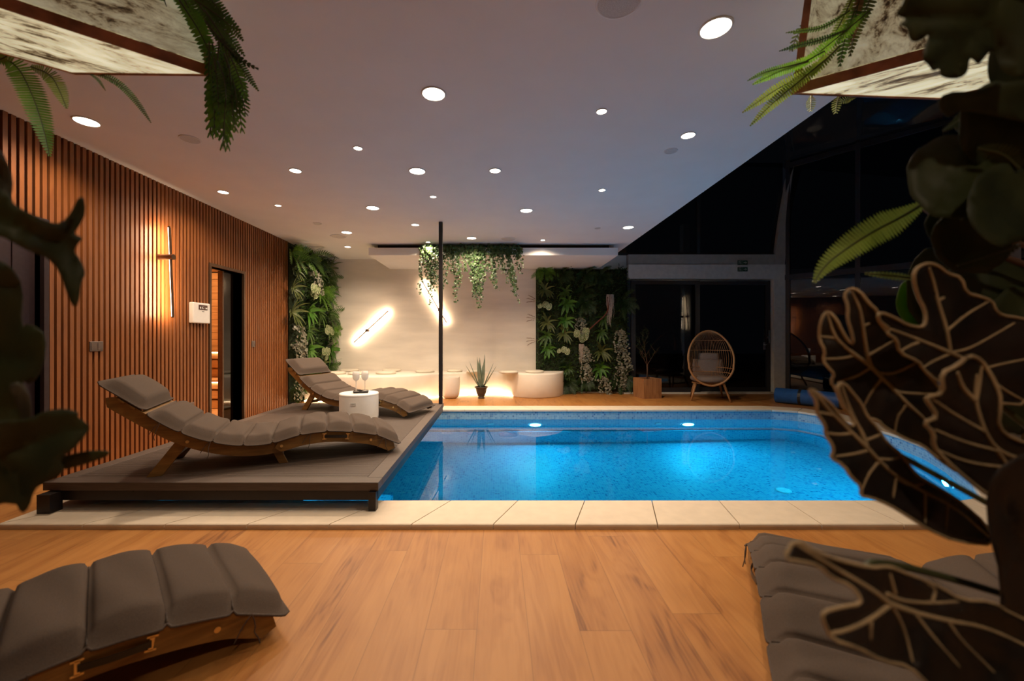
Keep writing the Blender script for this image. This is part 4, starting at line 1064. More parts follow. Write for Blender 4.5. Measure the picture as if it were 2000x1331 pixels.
# backing panels with mossy foliage
def moss(name, x0, x1, z0, z1, fn, label, n, holes=()):
    rr = random.Random(len(name)+n); mb = MB(); nu = int((x1-x0)/.05); nv = int((z1-z0)/.05)
    hs = {}
    def hh(u, v):
        k = (round(u*nu), round(v*nv)); hs.setdefault(k, rr.uniform(.03, .09)); e_ = min(u, 1-u, v, 1-v)
        return hs[k] if e_ > .001 else .0
    mb.grid(lambda u, v: fn(x0+(x1-x0)*u, z0+(z1-z0)*v, hh(u, v)), nu, nv)
    o = mb.build(name, M['moss'], None); tag(o, label, 'planted wall')
    mb = MB()
    for k in range(n):
        u, z = rr.uniform(x0, x1), rr.uniform(z0, z1); r = rr.uniform(.012, .03); a = rr.uniform(0, 2*PI)
        c = fn(u, z, .07+rr.uniform(0, .05)); d1 = fn(u+math.cos(a)*r, z+math.sin(a)*r, .07+rr.uniform(0, .08))-fn(u, z, .07); d2 = fn(u-math.sin(a)*r*.5, z+math.cos(a)*r*.5, .07+rr.uniform(0, .03))-fn(u, z, .07)
        mb.poly([c-d1*.2, c+d1*.5+d2, c+d1*1.2, c+d1*.5-d2], rr.choice((0, 0, 1)))
    q = mb.build('moss_foliage', [M['g_dark'], M['g_mid']], o); q['kind'] = 'stuff'
    return o
M['moss'] = plain('dark_moss', (.018, .03, .010), .95, scale=30, noise=.5)
moss('vertical_garden_panel', 6.76, 8.22, .02, ZC-.02, lambda u, z, h: Vector((XL+h, u, z)), 'mossy planted panel on the left wall between the slats and plaster', 2600)
moss('vertical_garden_panel', .78, 2.62, .02, 2.49, lambda u, z, h: Vector((u, YB-h, z)), 'dark mossy planted panel on the back wall beside the glass door', 3000)
rr = random.Random(21)
ROWS = ['bottom', 'second', 'third', 'fourth', 'fifth', 'sixth', 'seventh', 'top']
def kindpick(z):
    return rr.choice(['lance', 'fern', 'lance', 'silver', 'fern', 'cal', 'bright', 'lance', 'fern'])
LK = [ # left wall: rows from the floor up, columns from the slats to the corner
 ['fluff', 'silver', 'fern'], ['silver', 'fern', 'lance', 'fern'], ['silver', 'bright', 'cal', 'bright'], ['silver', 'lance', 'cal', 'fern'],
 ['lance', 'bright', 'lance', 'fern'], ['lance', 'cal', 'fern', 'lance'], ['lance', 'silver', 'lance', 'fern'], ['fern', 'fern', 'dfern', 'lance']]
CN = {3: ['at the slats', 'centre', 'at the corner'], 4: ['at the slats', 'left of centre', 'right of centre', 'at the corner']}
for r_, row in enumerate(LK):
    for c_, k in enumerate(row):
        n = len(row); y = 6.74+(8.06-6.74)*c_/(n-1)+rr.uniform(-.05, .05); z = .22+2.36*r_/7+rr.uniform(-.06, .06)
        wall_plant(k, Vector((XL+(.07 if c_ == 0 else .12), y, min(z, 2.48))), PI/2, rr.uniform(-.25, .25), rr.uniform(1.0, 1.3), 'on the left planted wall, %s row, %s' % (ROWS[r_], CN[n][c_]))
RK = [
 ['fluff', 'dfern', 'dfern', 'silver', 'dfern'], ['lance', 'fluff', 'silver', 'bright', 'silver'], ['bright', 'cal', 'silver', 'lance', 'silver'], ['lance', 'lance', 'cal', 'lance', 'silver'],
 ['lance', 'bright', 'silver', 'lance', 'fluff'], ['cal', 'bright', 'dfern', 'fluff', 'dfern'], ['lance', 'lance', 'dfern', 'fluff', 'fluff'], ['fern', 'dfern', 'dfern', 'dfern', 'fluff']]
CR = ['leftmost', 'left of centre', 'centre', 'right of centre', 'rightmost']
for r_, row in enumerate(RK):
    for c_, k in enumerate(row):
        x = .98+(2.46-.98)*c_/4+rr.uniform(-.06, .06); z = .24+2.14*r_/7+rr.uniform(-.06, .06)
        if r_ < 2 and c_ == 0: x = 1.42
        sc = rr.uniform(.85, 1.1)
        wall_plant(k, Vector((x, YB-.09, z)), 0, rr.uniform(-.25, .25), sc, 'on the right planted wall, %s row, %s' % (ROWS[r_], CR[c_]))
p = at(1188, 577, 8.15); wall_plant('roots', Vector((p.x, YB-.06, p.z)), 0, 0, 1.5, 'high on the right planted wall')
p = at(1134, 672, 8.15); wall_plant('roots', Vector((p.x, YB-.06, p.z)), 0, 0, 1.0, 'low on the right planted wall')
for py, w_ in ((590, 'upper'), (625, 'middle'), (665, 'lower')):
    p = at(1050, py, 8.15); wall_plant('plume', Vector((.84, YB-.03, p.z)), 0, rr.uniform(-.2, .2), .8, 'at the left edge of the right planted wall, %s tuft' % w_)
mb = MB(); a = [at(1187, 580, 8.02), at(1189, 600, 8.0), at(1184, 615, 8.0), at(1166, 630, 8.02), at(1150, 645, 8.05)]
mb.tube(chaikin(a, 2, False), .014, 8); o = mb.build('driftwood_branch', plain('red_brown_bark', (.12, .035, .02), .8)); tag(o, 'curved reddish branch across the right planted wall near the upper root tuft', 'branch')

# ------------------------------------------------------------ ivy trailing from the tray
def ivy(px, width, bottom, n, seed, label, shift=0):
    rr = random.Random(seed); mb = MB(); st = MB()
    Y0 = 6.80; x0 = (px-CX)/F*Y0; zb = H-(bottom-CY)/F*Y0; wd = width/F*Y0; sh = shift/F*Y0
    def leaf(q, nn, r):
        nn = nn.normalized(); a = rr.uniform(-.6, .6)-PI/2; s = nn.cross(Vector((0, 0, 1))).normalized(); u_ = s.cross(nn)
        pts = []
        for i, rad in enumerate((1.0, .42, .85, .40, .7, .35, .55, .35, .7, .40, .85, .42)): b = a+2*PI*i/12; pts.append(q+s*r*rad*math.cos(b)+u_*r*rad*math.sin(b)-nn*(.18*r*rad*rad))
        mb.poly(pts)
    for k in range(n):
        f = (k+.5)/n; xs = x0+(f-.5)*wd*.9+rr.uniform(-.02, .02); L = (2.64-zb)*(1 if k == n//2 else rr.uniform(.35, .92)); p = Vector((xs, 6.95, 2.635)); q0 = [p]
        p = Vector((xs, 6.84+rr.uniform(-.02, .02), 2.645)); q0.append(p); i = 0
        while L > 0:
            st_ = .045; p = p+Vector((rr.uniform(-.014, .014)+sh*.045/(2.64-zb), rr.uniform(-.006, .006)-.001, -st_)); L -= st_; q0.append(p); i += 1
            for j in range(3 if i > 4 else 5):
                leaf(p+Vector((rr.gauss(0, .022), rr.uniform(-.045, .01), rr.gauss(0, .014))), Vector((rr.uniform(-.8, .8), -1, rr.uniform(-.1, .7))), rr.uniform(.024, .042)*(1 if L > .15 else .75))
        st.tube(q0, .0018, 4)
    for j in range(int(width*1.7)):
        leaf(Vector((x0+rr.uniform(-.5, .5)*wd*1.05, rr.uniform(6.80, 6.98), rr.uniform(2.56, 2.672))), Vector((rr.uniform(-.7, .7), -1, rr.uniform(-.1, .9))), rr.uniform(.026, .044))
    o = mb.build('ivy', M['g_ivy']); st.build('stems', M['stem'], o)
    tag(o, label, 'ivy', 'ivy bunches trailing from the ceiling tray')
ivy(834, 28, 592, 7, 1, 'first ivy bunch from the left, lit by a spotlight', 8)
ivy(860, 24, 560, 5, 2, 'ivy bunch directly behind the black post')
ivy(883, 24, 588, 5, 3, 'narrow ivy bunch just right of the black post', 8)
ivy(915, 30, 590, 6, 4, 'long ivy bunch in the middle, fourth from left', 12)
ivy(938, 24, 597, 6, 5, 'longest ivy bunch, reaching lowest over the plaster wall')
ivy(962, 22, 562, 5, 6, 'short thin ivy bunch, third from right', 4)
ivy(988, 26, 588, 6, 7, 'ivy bunch slanting right at its lower end', 14)
ivy(1009, 16, 528, 4, 8, 'short ivy bunch at the right end of the row', 5)
rr = random.Random(4)

# ============================================================ hanging light boxes with ferns
def hang_box(poly, z0, z1, label, bk='bark'):
    c = sum((Vector((x, y, 0)) for x, y in poly), Vector())/len(poly)
    e = empty('hanging_light_box', (c.x, c.y, z0), 0, label, 'hanging lamp', 'backlit bark-look boxes hanging from the ceiling')
    P = [Vector((x, y, 0))-c for x, y in poly]; n = len(P)
    ar = sum(P[i].x*P[(i+1) % n].y-P[(i+1) % n].x*P[i].y for i in range(n))
    if ar < 0: P = P[::-1]
    mb = MB(); mb.poly([p*.985+Vector((0, 0, .004)) for p in P][::-1]); q = mb.build('bottom_panel', M[bk], e)
    dr = (P[1]-P[0])
    mb = MB()
    for i in range(n):
        a, b = P[i], P[(i+1) % n]; s = .97
        mb.poly([a*s+Vector((0, 0, .05)), b*s+Vector((0, 0, .05)), b*.93+Vector((0, 0, z1-z0)), a*.93+Vector((0, 0, z1-z0))])
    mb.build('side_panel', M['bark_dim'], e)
    mb = MB()
    for i in range(n):
        a, b = P[i], P[(i+1) % n]; h = Vector((0, 0, .044))
        mb.poly([a, b, b+h, a+h]); mb.poly([b*.97, a*.97, a*.97+h, b*.97+h]); mb.poly([a+h, b+h, b*.97+h, a*.97+h]); mb.poly([b, a, a*.985, b*.985])
        # corner strip
        k = (b-a).normalized()*.03; mb.poly([a*1.001, a*1.001+k, a*.935+k*.9+Vector((0, 0, z1-z0)), a*.935+Vector((0, 0, z1-z0))])
    mb.build('edge_frame', M['copper'], e)
    mb = MB(); mb.poly([p*.93+Vector((0, 0, z1-z0-.001)) for p in P]); mb.build('top_cover', M['copper'], e)
    ld = bpy.data.lights.new('box_light', 'AREA'); ld.shape = 'DISK'; ld.size = .3; ld.energy = .8; ld.color = (1, .92, .7)
    lo = bpy.data.objects.new('box_light', ld); COL.objects.link(lo); lo.parent = e; lo.location = (0, 0, -.005)
    return e
hl = [(-1.20, 1.72), (-1.76, 1.71), (-1.92, 1.58), (-2.55, 1.10), (-2.25, .91), (-1.66, 1.366), (-1.466, 1.457)]
hl = [(-1.20, 1.72), (-1.76, 1.71), (-2.5, 1.13), (-2.28, .86)]
hang_box(hl, 2.2, ZC, 'backlit bark-look box with dark metal edges, upper left corner')
hr = [(1.33, 1.85), (2.03, 1.89), (2.75, 1.40), (2.5, 1.08)]
hang_box(hr, 2.2, ZC, 'backlit bark-look box with coppery edges, upper right, fern at its tip', 'bark_r')

def px_path(pts, Y0, dY=0.0, bulge=0.0):
    out = []; n = len(pts)
    for i, (x, y) in enumerate(pts):
        t = i/max(1, n-1); out.append(at(x, y, Y0+dY*t-bulge*math.sin(PI*t)))
    return chaikin(out, 2, False)
def frond_along(path, W, gapn, mat, name, label, toothed=.5, stalk='al_stem', prof=None, curl=.15, parent=None, thick=None, lean=.35, wide=.9):
    # frond whose leaflets sit along a curved midrib
    cum = [0]
    for i in range(1, len(path)): cum.append(cum[-1]+(path[i]-path[i-1]).length)
    T = cum[-1]
    def P(s):
        s = max(0, min(T, s))
        for i in range(len(path)-1):
            if s <= cum[i+1]: return path[i].lerp(path[i+1], (s-cum[i])/max(1e-9, cum[i+1]-cum[i]))
        return path[-1]
    n = gapn; mb = MB(); eye = Vector((0, 0, H))
    for i in range(n):
        t = i/n; p = P(t*T); q = P((t+1/n)*T); d = (q-p).normalized(); vw = (eye-p).normalized(); s = d.cross(vw).normalized(); s = (s+vw*lean*math.sin(t*3+1)).normalized()
        w_ = W*(prof(t) if prof else (min(1, .35+2.4*t) if t < .27 else (1-((t-.27)/.73)**2.2)**.8))
        st = T/n
        for sg in (-1, 1):
            a = p; b = p+(q-p)*wide; tp = (a+b)/2+s*sg*w_+d*st*toothed-vw*w_*curl
            m1 = a.lerp(tp, .72)-d*st*.22; m2 = b.lerp(tp, .72)+d*st*.30
            mb.poly([a, m1, tp, m2, b] if sg > 0 else [b, m2, tp, m1, a])
    if parent is None:
        o = mb.build(name, M[mat]); tag(o, label, 'fern', None)
    else: o = mb.build(name, M[mat], parent)
    q = MB(); q.tube(path, [.0030*(1-.7*i/len(path)) for i in range(len(path))], 6); q.build('midrib', M[stalk], o, True)
    return o
# left box ferns
def fern_plant(name_label, pos):
    return empty('hanging_fern', pos, 0, name_label, 'fern')
E1 = empty('hanging_fern', (0, 0, 0), 0, 'long strap fern fronds drooping behind the upper left light box', 'fern')
for pts, W, n_, mt in (([(-20, 110), (30, 120), (62, 180), (85, 250), (97, 305)], .052, 46, 'g_fern'), ([(60, 130), (100, 145), (118, 180), (130, 212)], .035, 30, 'g_yel'), ([(175, 140), (225, 155), (265, 195), (295, 240)], .017, 40, 'g_mid'), ([(170, 142), (190, 152), (206, 177)], .008, 20, 'g_mid'), ([(-5, 118), (10, 112), (18, 104)], .03, 14, 'g_yel')):
    frond_along(px_path(pts, 1.72, -.05), W, n_, mt, 'frond', None, .4, parent=E1)
E2 = empty('hanging_fern', (0, 0, 0), 0, 'bushy fern spilling down over the end of the upper left light box', 'fern')
for pts, W, n_, mt in (([(300, -60), (318, -10), (338, 55), (358, 108)], .050, 34, 'g_fern'), ([(330, -60), (370, 20), (395, 60), (420, 130)], .042, 34, 'g_fern'), ([(350, -50), (400, 20), (440, 60), (478, 110)], .035, 34, 'g_mid'), ([(390, 10), (430, 70), (470, 130), (505, 178)], .030, 40, 'g_mid'), ([(320, -80), (350, -20), (385, 30), (405, 80)], .05, 26, 'g_fern'), ([(360, -60), (400, -10), (428, 50), (450, 120)], .045, 26, 'g_fern'), ([(380, -50), (420, 10), (445, 40), (470, 60)], .035, 22, 'g_mid'), ([(350, 0), (390, 60), (412, 110), (425, 190)], .035, 24, 'g_fern'), ([(400, 20), (440, 80), (465, 140), (480, 200)], .03, 22, 'g_mid'),
     ([(380, 0), (420, 25), (455, 55), (475, 80)], .03, 24, 'g_mid'), ([(370, -20), (400, 5), (415, 20), (425, 12)], .02, 16, 'g_dark'), ([(400, 40), (440, 90), (480, 125), (505, 135)], .018, 16, 'g_dark')):
    frond_along(px_path(pts, 1.60, .08), W, n_, mt, 'frond', None, .35, parent=E2)
rr = random.Random(31)
for k in range(44):
    x0 = rr.uniform(408, 458); y0 = rr.uniform(70, 170); x1 = min(485, max(402, x0+rr.uniform(-18, 34))); y1 = min(292, y0+rr.uniform(60, 135))
    if k < 8: y1 = rr.uniform(255, 292)
    Yk = rr.uniform(1.56, 1.72)
    frond_along(px_path([(x0, y0), ((x0+x1)/2+rr.uniform(-5, 9), (y0+y1)/2), (x1, y1)], Yk, rr.uniform(-.06, .06)), rr.uniform(.018, .032), rr.choice((9, 12, 14)), rr.choice(('g_mid', 'g_fern', 'g_fern', 'g_mid')), 'spray', None, .9, parent=E2, wide=.55, lean=.6)
# right box ferns
E3 = empty('hanging_fern', (0, 0, 0), 0, 'yellow-green sword fern fanning left from the upper right light box', 'fern')
for pts, W, n_, mt in (([(1640, 90), (1590, 140), (1530, 165), (1450, 220)], .030, 44, 'g_yel'), ([(1620, 110), (1560, 160), (1510, 200), (1465, 246)], .030, 40, 'g_yel'), ([(1610, 100), (1565, 125), (1520, 140), (1470, 165)], .024, 32, 'g_fern'), ([(1580, 120), (1530, 132), (1490, 142), (1460, 158)], .016, 30, 'g_mid'),
     ([(1700, 20), (1640, 70), (1590, 110), (1548, 136)], .030, 34, 'g_fern'), ([(1680, -40), (1650, 30), (1620, 85), (1592, 138)], .018, 34, 'g_yel'), ([(1660, 20), (1610, 55), (1570, 60), (1535, 64)], .012, 26, 'g_mid'), ([(1650, 60), (1600, 80), (1560, 88), (1522, 100)], .014, 26, 'g_dark'),
     ([(1700, -60), (1670, 20), (1650, 70), (1640, 130)], .034, 24, 'g_mid'), ([(1720, -60), (1700, 0), (1670, 60), (1660, 110)], .03, 24, 'g_olive'), ([(1690, -30), (1672, 20), (1668, 60), (1652, 100)], .02, 30, 'g_brown')):
    frond_along(px_path(pts, 1.62, .10), W, n_, mt, 'frond', None, .4, parent=E3)
for pts in ([(1600, 60), (1575, 78), (1550, 95)], [(1585, 40), (1560, 60), (1545, 100)], [(1584, 186), (1584, 200), (1583, 218)], [(1640, 186), (1634, 200), (1632, 222)], [(1672, 190), (1655, 192), (1642, 200)]):
    frond_along(px_path(pts, 1.9, -.04), .022, 9, 'g_olive', 'spray', None, .8, parent=E3, wide=.5)
# ============================================================ plants close to the viewer
def seg_dist(p, a, b):
    ax, ay = a; bx, by = b; dx, dy = bx-ax, by-ay; l = dx*dx+dy*dy
    t = 0 if l == 0 else max(0, min(1, ((p[0]-ax)*dx+(p[1]-ay)*dy)/l)); return math.hypot(p[0]-ax-t*dx, p[1]-ay-t*dy)
def broad_leaf(name, outline, veins, Y0, slope, parent, blade='al_dark', vein='al_vein', vr=.0034, er=.0025, relief=.012, step=15, wave=.006, edge=True, smooth=1):
    out = [tuple(p)[:2] for p in chaikin([(x, y, 0) for x, y in outline], smooth)]
    cx = sum(p[0] for p in out)/len(out); cy_ = sum(p[1] for p in out)/len(out)
    segs = [(v[i], v[i+1]) for v in veins for i in range(len(v)-1)]
    def pos(x, y, lift=0.0):
        d = min([seg_dist((x, y), a, b) for a, b in segs]) if segs else 30
        Y = Y0+slope[0]*(x-cx)/100+slope[1]*(y-cy_)/100-relief*(1-math.exp(-d/22))+wave*math.sin(x/31+y/47)
        return at(x, y, Y-lift)
    def inside(x, y):
        c = False; j = len(out)-1
        for i in range(len(out)):
            if (out[i][1] > y) != (out[j][1] > y) and x < (out[j][0]-out[i][0])*(y-out[i][1])/(out[j][1]-out[i][1])+out[i][0]: c = not c
            j = i
        return c
    pts = [Vector(p) for p in out]; n0 = len(pts); vpts = []
    for v in veins:
        pp = chaikin([(a, b, 0) for a, b in v], 1, False)
        for i in range(len(pp)-1):
            k = max(1, int((pp[i+1]-pp[i]).length/9))
            vpts += [(pp[i].lerp(pp[i+1], j/k).x, pp[i].lerp(pp[i+1], j/k).y) for j in range(k)]
    x0 = min(p[0] for p in out); x1 = max(p[0] for p in out); y0 = min(p[1] for p in out); y1 = max(p[1] for p in out)
    x = x0; rr_ = random.Random(len(out))
    while x < x1:
        y = y0
        while y < y1:
            q = (x+rr_.uniform(-3, 3), y+rr_.uniform(-3, 3))
            if inside(*q) and min(seg_dist(q, out[i-1], out[i]) for i in range(n0)) > 5: pts.append(Vector(q))
            y += step
        x += step
    for q in vpts:
        if inside(*q) and min(seg_dist(q, out[i-1], out[i]) for i in range(n0)) > 3: pts.append(Vector(q))
    vs, es, fs, _, _, _ = delaunay_2d_cdt(pts, [(i, (i+1) % n0) for i in range(n0)], [], 1, 1e-4)
    mb = MB(); mb.v = [tuple(pos(v.x, v.y)) for v in vs]
    for f in fs: mb.face(f)
    o = mb.build(name, M[blade], parent, True); md = o.modifiers.new('thickness', 'SOLIDIFY'); md.thickness = .0009; md.offset = 0
    if vein:
        mb = MB()
        for k, v in enumerate(veins):
            pp = chaikin([(a, b, 0) for a, b in v], 2, False); rr0 = vr*(1.15 if k < 3 else .8)
            mb.tube([pos(p[0], p[1], .0018) for p in pp], [rr0*(1-.5*i/len(pp)) for i in range(len(pp))], 7)
        mb.build('veins', M[vein], o, True)
        if edge:
            mb = MB(); mb.tube([pos(x, y) for x, y in out]+[pos(*out[0])], er, 7, 0, False); mb.build('pale_margin', M[vein], o, True)
    return pos
fA = lambda *p: [(1560+x/4.543, 500+y/4.543) for x, y in p]
fB = lambda *p: [(1560+x/4.543, 740+y/4.543) for x, y in p]
fC = lambda *p: [(1500+x/4.0, 1000+y/4.0) for x, y in p]
AL = empty('potted_alocasia', (0, 0, 0), 0, 'large dark alocasia with pale branching veins, close on the right', 'potted plant')
# leaf 1: middle left
o1 = fA((260, 485), (205, 545), (182, 650), (185, 750), (235, 840), (215, 930), (260, 990), (318, 1050), (285, 1120), (330, 1190), (360, 1270))+fB((400, 270), (480, 345), (600, 345), (700, 365), (760, 430), (850, 480), (960, 540), (1100, 590), (1200, 680), (1300, 760), (1420, 840), (1400, 700), (1280, 520), (1200, 400))+fA((1290, 1230), (1230, 1150), (1100, 1000), (1060, 930), (900, 860), (870, 740), (770, 670), (700, 560), (700, 490), (620, 420), (540, 310), (455, 285), (400, 345), (440, 450), (430, 560), (470, 680), (490, 790), (440, 760), (380, 660), (340, 570))
v1 = [fA((640, 980), (740, 1080), (850, 1190))+fB((960, 220), (1100, 340), (1250, 520), (1400, 800)), fA((640, 980), (500, 880), (380, 780), (310, 700), (255, 510)), fA((640, 980), (600, 860), (565, 600), (540, 450), (470, 310)),
      fA((500, 880), (400, 910), (230, 915)), fA((320, 730), (260, 722), (190, 715)), fA((640, 990), (500, 1080), (330, 1115)), fA((740, 1090), (640, 1210))+fB((580, 240)), fA((700, 1040), (850, 1050), (1060, 940)), fA((620, 880), (740, 810), (860, 740)), fA((575, 620), (630, 600)), fA((830, 1190), (950, 1222), (1270, 1225)), fB((960, 220), (870, 340), (850, 480))]
p1 = broad_leaf('leaf', o1, v1, .74, (-.02, .03), AL)
# leaf 2: upper right
o2 = fA((1160, 65), (1080, 85), (1020, 140), (1025, 250), (1060, 370), (1120, 480), (1130, 590), (1090, 640), (960, 615), (850, 550), (720, 500), (700, 540), (720, 590), (810, 650), (775, 685), (870, 740), (890, 860), (1070, 940), (1095, 1000), (1230, 1120), (1400, 1150), (1700, 1300), (2050, 1330), (2150, 900), (2100, 600), (1960, 550), (1800, 530), (1740, 480), (1715, 400), (1600, 360), (1480, 330), (1440, 190), (1320, 160), (1240, 90))
v2 = [fA((1340, 860), (1500, 930), (1750, 1150), (2050, 1320)), fA((1340, 860), (1310, 650), (1230, 400), (1200, 250), (1150, 100)), fA((1340, 860), (1200, 800), (1000, 720), (810, 650)),
      fA((1320, 660), (1480, 520), (1700, 395)), fA((1340, 860), (1500, 830), (1700, 720), (1940, 580)), fA((1230, 400), (1290, 370)), fA((1340, 870), (1200, 930), (1095, 995)), fA((1060, 770), (980, 800), (895, 850)), fA((1600, 1010), (1800, 960), (2100, 900))]
p2 = broad_leaf('leaf', o2, v2, .70, (.03, .02), AL)
# leaf 4: hanging brown leaf
o4 = fA((1510, 880), (1400, 980), (1260, 1040), (1285, 1220), (1130, 1255))+fB((1130, 185), (1240, 340), (1100, 390), (1200, 480), (1190, 600), (1300, 720), (1500, 900), (1700, 1050), (1900, 1150), (2100, 1150), (2150, 600), (1900, 540), (1760, 430), (1785, 250))+fA((1780, 1220), (1700, 1050), (1610, 920))
v4 = [fB((2100, 740), (1900, 700), (1740, 620), (1640, 460), (1560, 190))+fA((1575, 1050)), fB((1740, 620), (1850, 780), (2100, 1000)), fB((1560, 190), (1450, 90), (1400, -60)), fB((1650, 470), (1400, 330), (1180, 180)), fB((1760, 640), (1450, 560), (1200, 450)), fB((1870, 790), (1500, 750), (1200, 620)), fB((1570, 190), (1600, 60), (1620, -120))]
p4 = broad_leaf('leaf', o4, v4, .62, (.02, .02), AL, vr=.0036, er=.0028)
# leaf 3: lower left narrow one
o3 = fB((110, 88), (98, 115), (160, 200), (160, 310), (240, 420), (235, 500), (300, 590), (310, 650), (278, 700), (400, 770), (470, 880), (560, 960), (545, 1040), (650, 1060), (800, 1120), (950, 1210), (1150, 1340), (1400, 1450), (1760, 1480), (1650, 1280), (1500, 1150), (1380, 1050), (1200, 950), (1050, 860), (960, 750), (900, 660), (780, 570), (700, 440), (600, 330), (560, 230), (470, 120), (400, 40), (350, 50), (345, 100), (400, 250), (480, 350), (490, 430), (420, 400), (340, 300), (280, 220), (190, 150))
v3 = [fB((600, 610), (710, 730), (850, 860), (1100, 1000), (1400, 1150), (1680, 1400)), fB((600, 610), (470, 480), (300, 320), (130, 110)), fB((600, 610), (570, 500), (500, 380), (420, 200), (375, 55)), fB((460, 485), (350, 500), (240, 480)), fB((620, 635), (480, 672), (320, 690)), fB((710, 730), (610, 850), (555, 1000)), fB((710, 712), (820, 720), (930, 680)), fB((600, 545), (740, 490)), fB((300, 320), (170, 300)),
      fB((860, 880), (835, 1060)), fB((1120, 1010), (1120, 1290)), fB((860, 880), (1000, 960), (1110, 930)), fB((1320, 1110), (1300, 1350))]
p3 = broad_leaf('leaf', o3, v3, .66, (.03, .01), AL)
# leaf 5: lowest one, close to the lens
o5 = fC((210, 210), (120, 370), (250, 385), (400, 420), (500, 520), (640, 570), (710, 650), (730, 720), (600, 740), (430, 780), (425, 850), (500, 1000), (700, 1060), (900, 1170), (1100, 1200), (1300, 1400), (1700, 1450), (2100, 1450), (2150, 900), (1900, 800), (1750, 700), (1500, 690), (1350, 590), (1200, 530), (1050, 470), (940, 425), (800, 440), (550, 380), (380, 320))
v5 = [fC((950, 720), (1150, 790), (1400, 850), (1700, 900), (2080, 1080)), fC((950, 720), (800, 600), (500, 430), (200, 240)), fC((950, 720), (780, 850), (600, 930), (480, 950)), fC((960, 730), (1060, 900), (1130, 1180)), fC((1150, 800), (1280, 970), (1500, 1220)), fC((1400, 850), (1500, 1000), (1780, 1270)), fC((920, 640), (1050, 700), (1300, 715), (1500, 700)), fC((990, 640), (950, 480)), fC((1280, 700), (1310, 600), (1240, 560)), fC((800, 860), (800, 1000))]
p5 = broad_leaf('leaf', o5, v5, .50, (.03, .00), AL, vr=.0032, er=.0020)
o6 = [(1955, 1130), (1930, 1040), (1925, 960), (1960, 900), (2080, 860), (2120, 1400), (1980, 1400), (1950, 1260)]
v6 = [[(2080, 1180), (2000, 1080), (1960, 980)], [(2000, 1080), (1965, 1120)]]
p6 = broad_leaf('leaf', o6, v6, .60, (.02, .02), AL, 'al_dark', None)
pot = Vector((1.60, .80, 0))
mb = MB()
for (p, x, y) in ((p1, 1699, 715), (p2, 1852, 688), (p4, 1940, 880), (p3, 1692, 875), (p5, 1738, 1180), (p6, 2000, 1090)):
    a = p(x, y)+Vector((0, .006, 0)); b = a+Vector((.05, .10, .02)); d = pot+Vector((random.uniform(-.05, .05), random.uniform(-.04, .04), .38)); c = Vector((d.x*.85+a.x*.15, d.y*.8+a.y*.2+.04, max(.45, a.z*.55)))
    mb.tube(chaikin([a, b, c, d], 3, False), .0055, 8)
mb.build('stalks', M['al_stem'], AL, True)
mb = MB(); mb.lathe([(.001, 0), (.13, 0), (.17, .06), (.19, .34), (.20, .37), (.185, .37), (.175, .34), (.001, .33)], pot, 36, 0, False); mb.build('pot', M['dark_pot'], AL, True)

# toothed fern frond and its plant in the dark right corner
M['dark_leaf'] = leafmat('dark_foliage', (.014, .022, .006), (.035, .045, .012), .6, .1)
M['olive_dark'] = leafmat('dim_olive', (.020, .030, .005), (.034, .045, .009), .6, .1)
FB = empty('shade_foliage', (0, 0, 0), 0, 'dense dark foliage plant filling the right edge of the view', 'plant')
frond_along(px_path([(1800, 400), (1760, 425), (1700, 455), (1640, 495), (1610, 520), (1590, 552)], .95, -.04), .036, 40, 'g_yel', 'frond', None, .25, parent=FB, lean=.1, wide=1.0)
frond_along(px_path([(1790, 545), (1750, 540), (1690, 534)], .95, -.04), .010, 14, 'g_olive', 'frond', None, .25, parent=FB, wide=1.0)
def disc(cx, cy_, rx, ry, n=26, j=.03, s=0):
    r_ = random.Random(s); return [(cx+rx*math.cos(2*PI*i/n)*(1+r_.uniform(-j, j)), cy_+ry*math.sin(2*PI*i/n)*(1+r_.uniform(-j, j))) for i in range(n)]
rl = random.Random(77)
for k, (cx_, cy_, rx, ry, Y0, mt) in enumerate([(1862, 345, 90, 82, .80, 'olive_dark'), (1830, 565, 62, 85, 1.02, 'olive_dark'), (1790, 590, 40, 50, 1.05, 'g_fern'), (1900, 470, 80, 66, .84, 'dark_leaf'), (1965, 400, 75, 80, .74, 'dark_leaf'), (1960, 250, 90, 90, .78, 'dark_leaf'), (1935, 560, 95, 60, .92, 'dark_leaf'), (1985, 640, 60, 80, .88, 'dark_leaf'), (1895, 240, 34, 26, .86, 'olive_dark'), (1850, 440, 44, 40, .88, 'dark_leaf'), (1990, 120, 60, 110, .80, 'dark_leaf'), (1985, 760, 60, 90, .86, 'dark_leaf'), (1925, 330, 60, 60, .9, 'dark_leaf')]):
    a = rl.uniform(0, 6.28); ve = [[(cx_+rx*.9*math.cos(a+PI), cy_+ry*.9*math.sin(a+PI)), (cx_, cy_), (cx_+rx*.9*math.cos(a), cy_+ry*.9*math.sin(a))]]
    for s in (-.5, 0, .5):
        for sg in (-1, 1): bx, by = cx_+rx*s*math.cos(a), cy_+ry*s*math.sin(a); ve.append([(bx, by), (bx+rx*.6*math.cos(a+sg*1.0), by+ry*.6*math.sin(a+sg*1.0))])
    broad_leaf('leaf', disc(cx_, cy_, rx, ry, 26, .05, k), ve, Y0, (rl.uniform(-.04, .04), rl.uniform(-.04, .04)), FB, mt, None, relief=.006, step=22)
for pts, Y0, W in (([(1900, 215), (1875, 235), (1842, 256)], .85, .010), ([(1920, 190), (1880, 200), (1868, 210)], .85, .014), ([(1930, 300), (1900, 380), (1880, 430)], .8, .02), ([(1990, 330), (1960, 300), (1910, 290)], .76, .02), ([(1990, 480), (1930, 500), (1870, 520)], .8, .02)):
    frond_along(px_path(pts, Y0), W, 14, 'olive_dark', 'frond', None, .4, parent=FB, wide=.9)
mb = MB(); base = Vector((2.05, .62, 0))
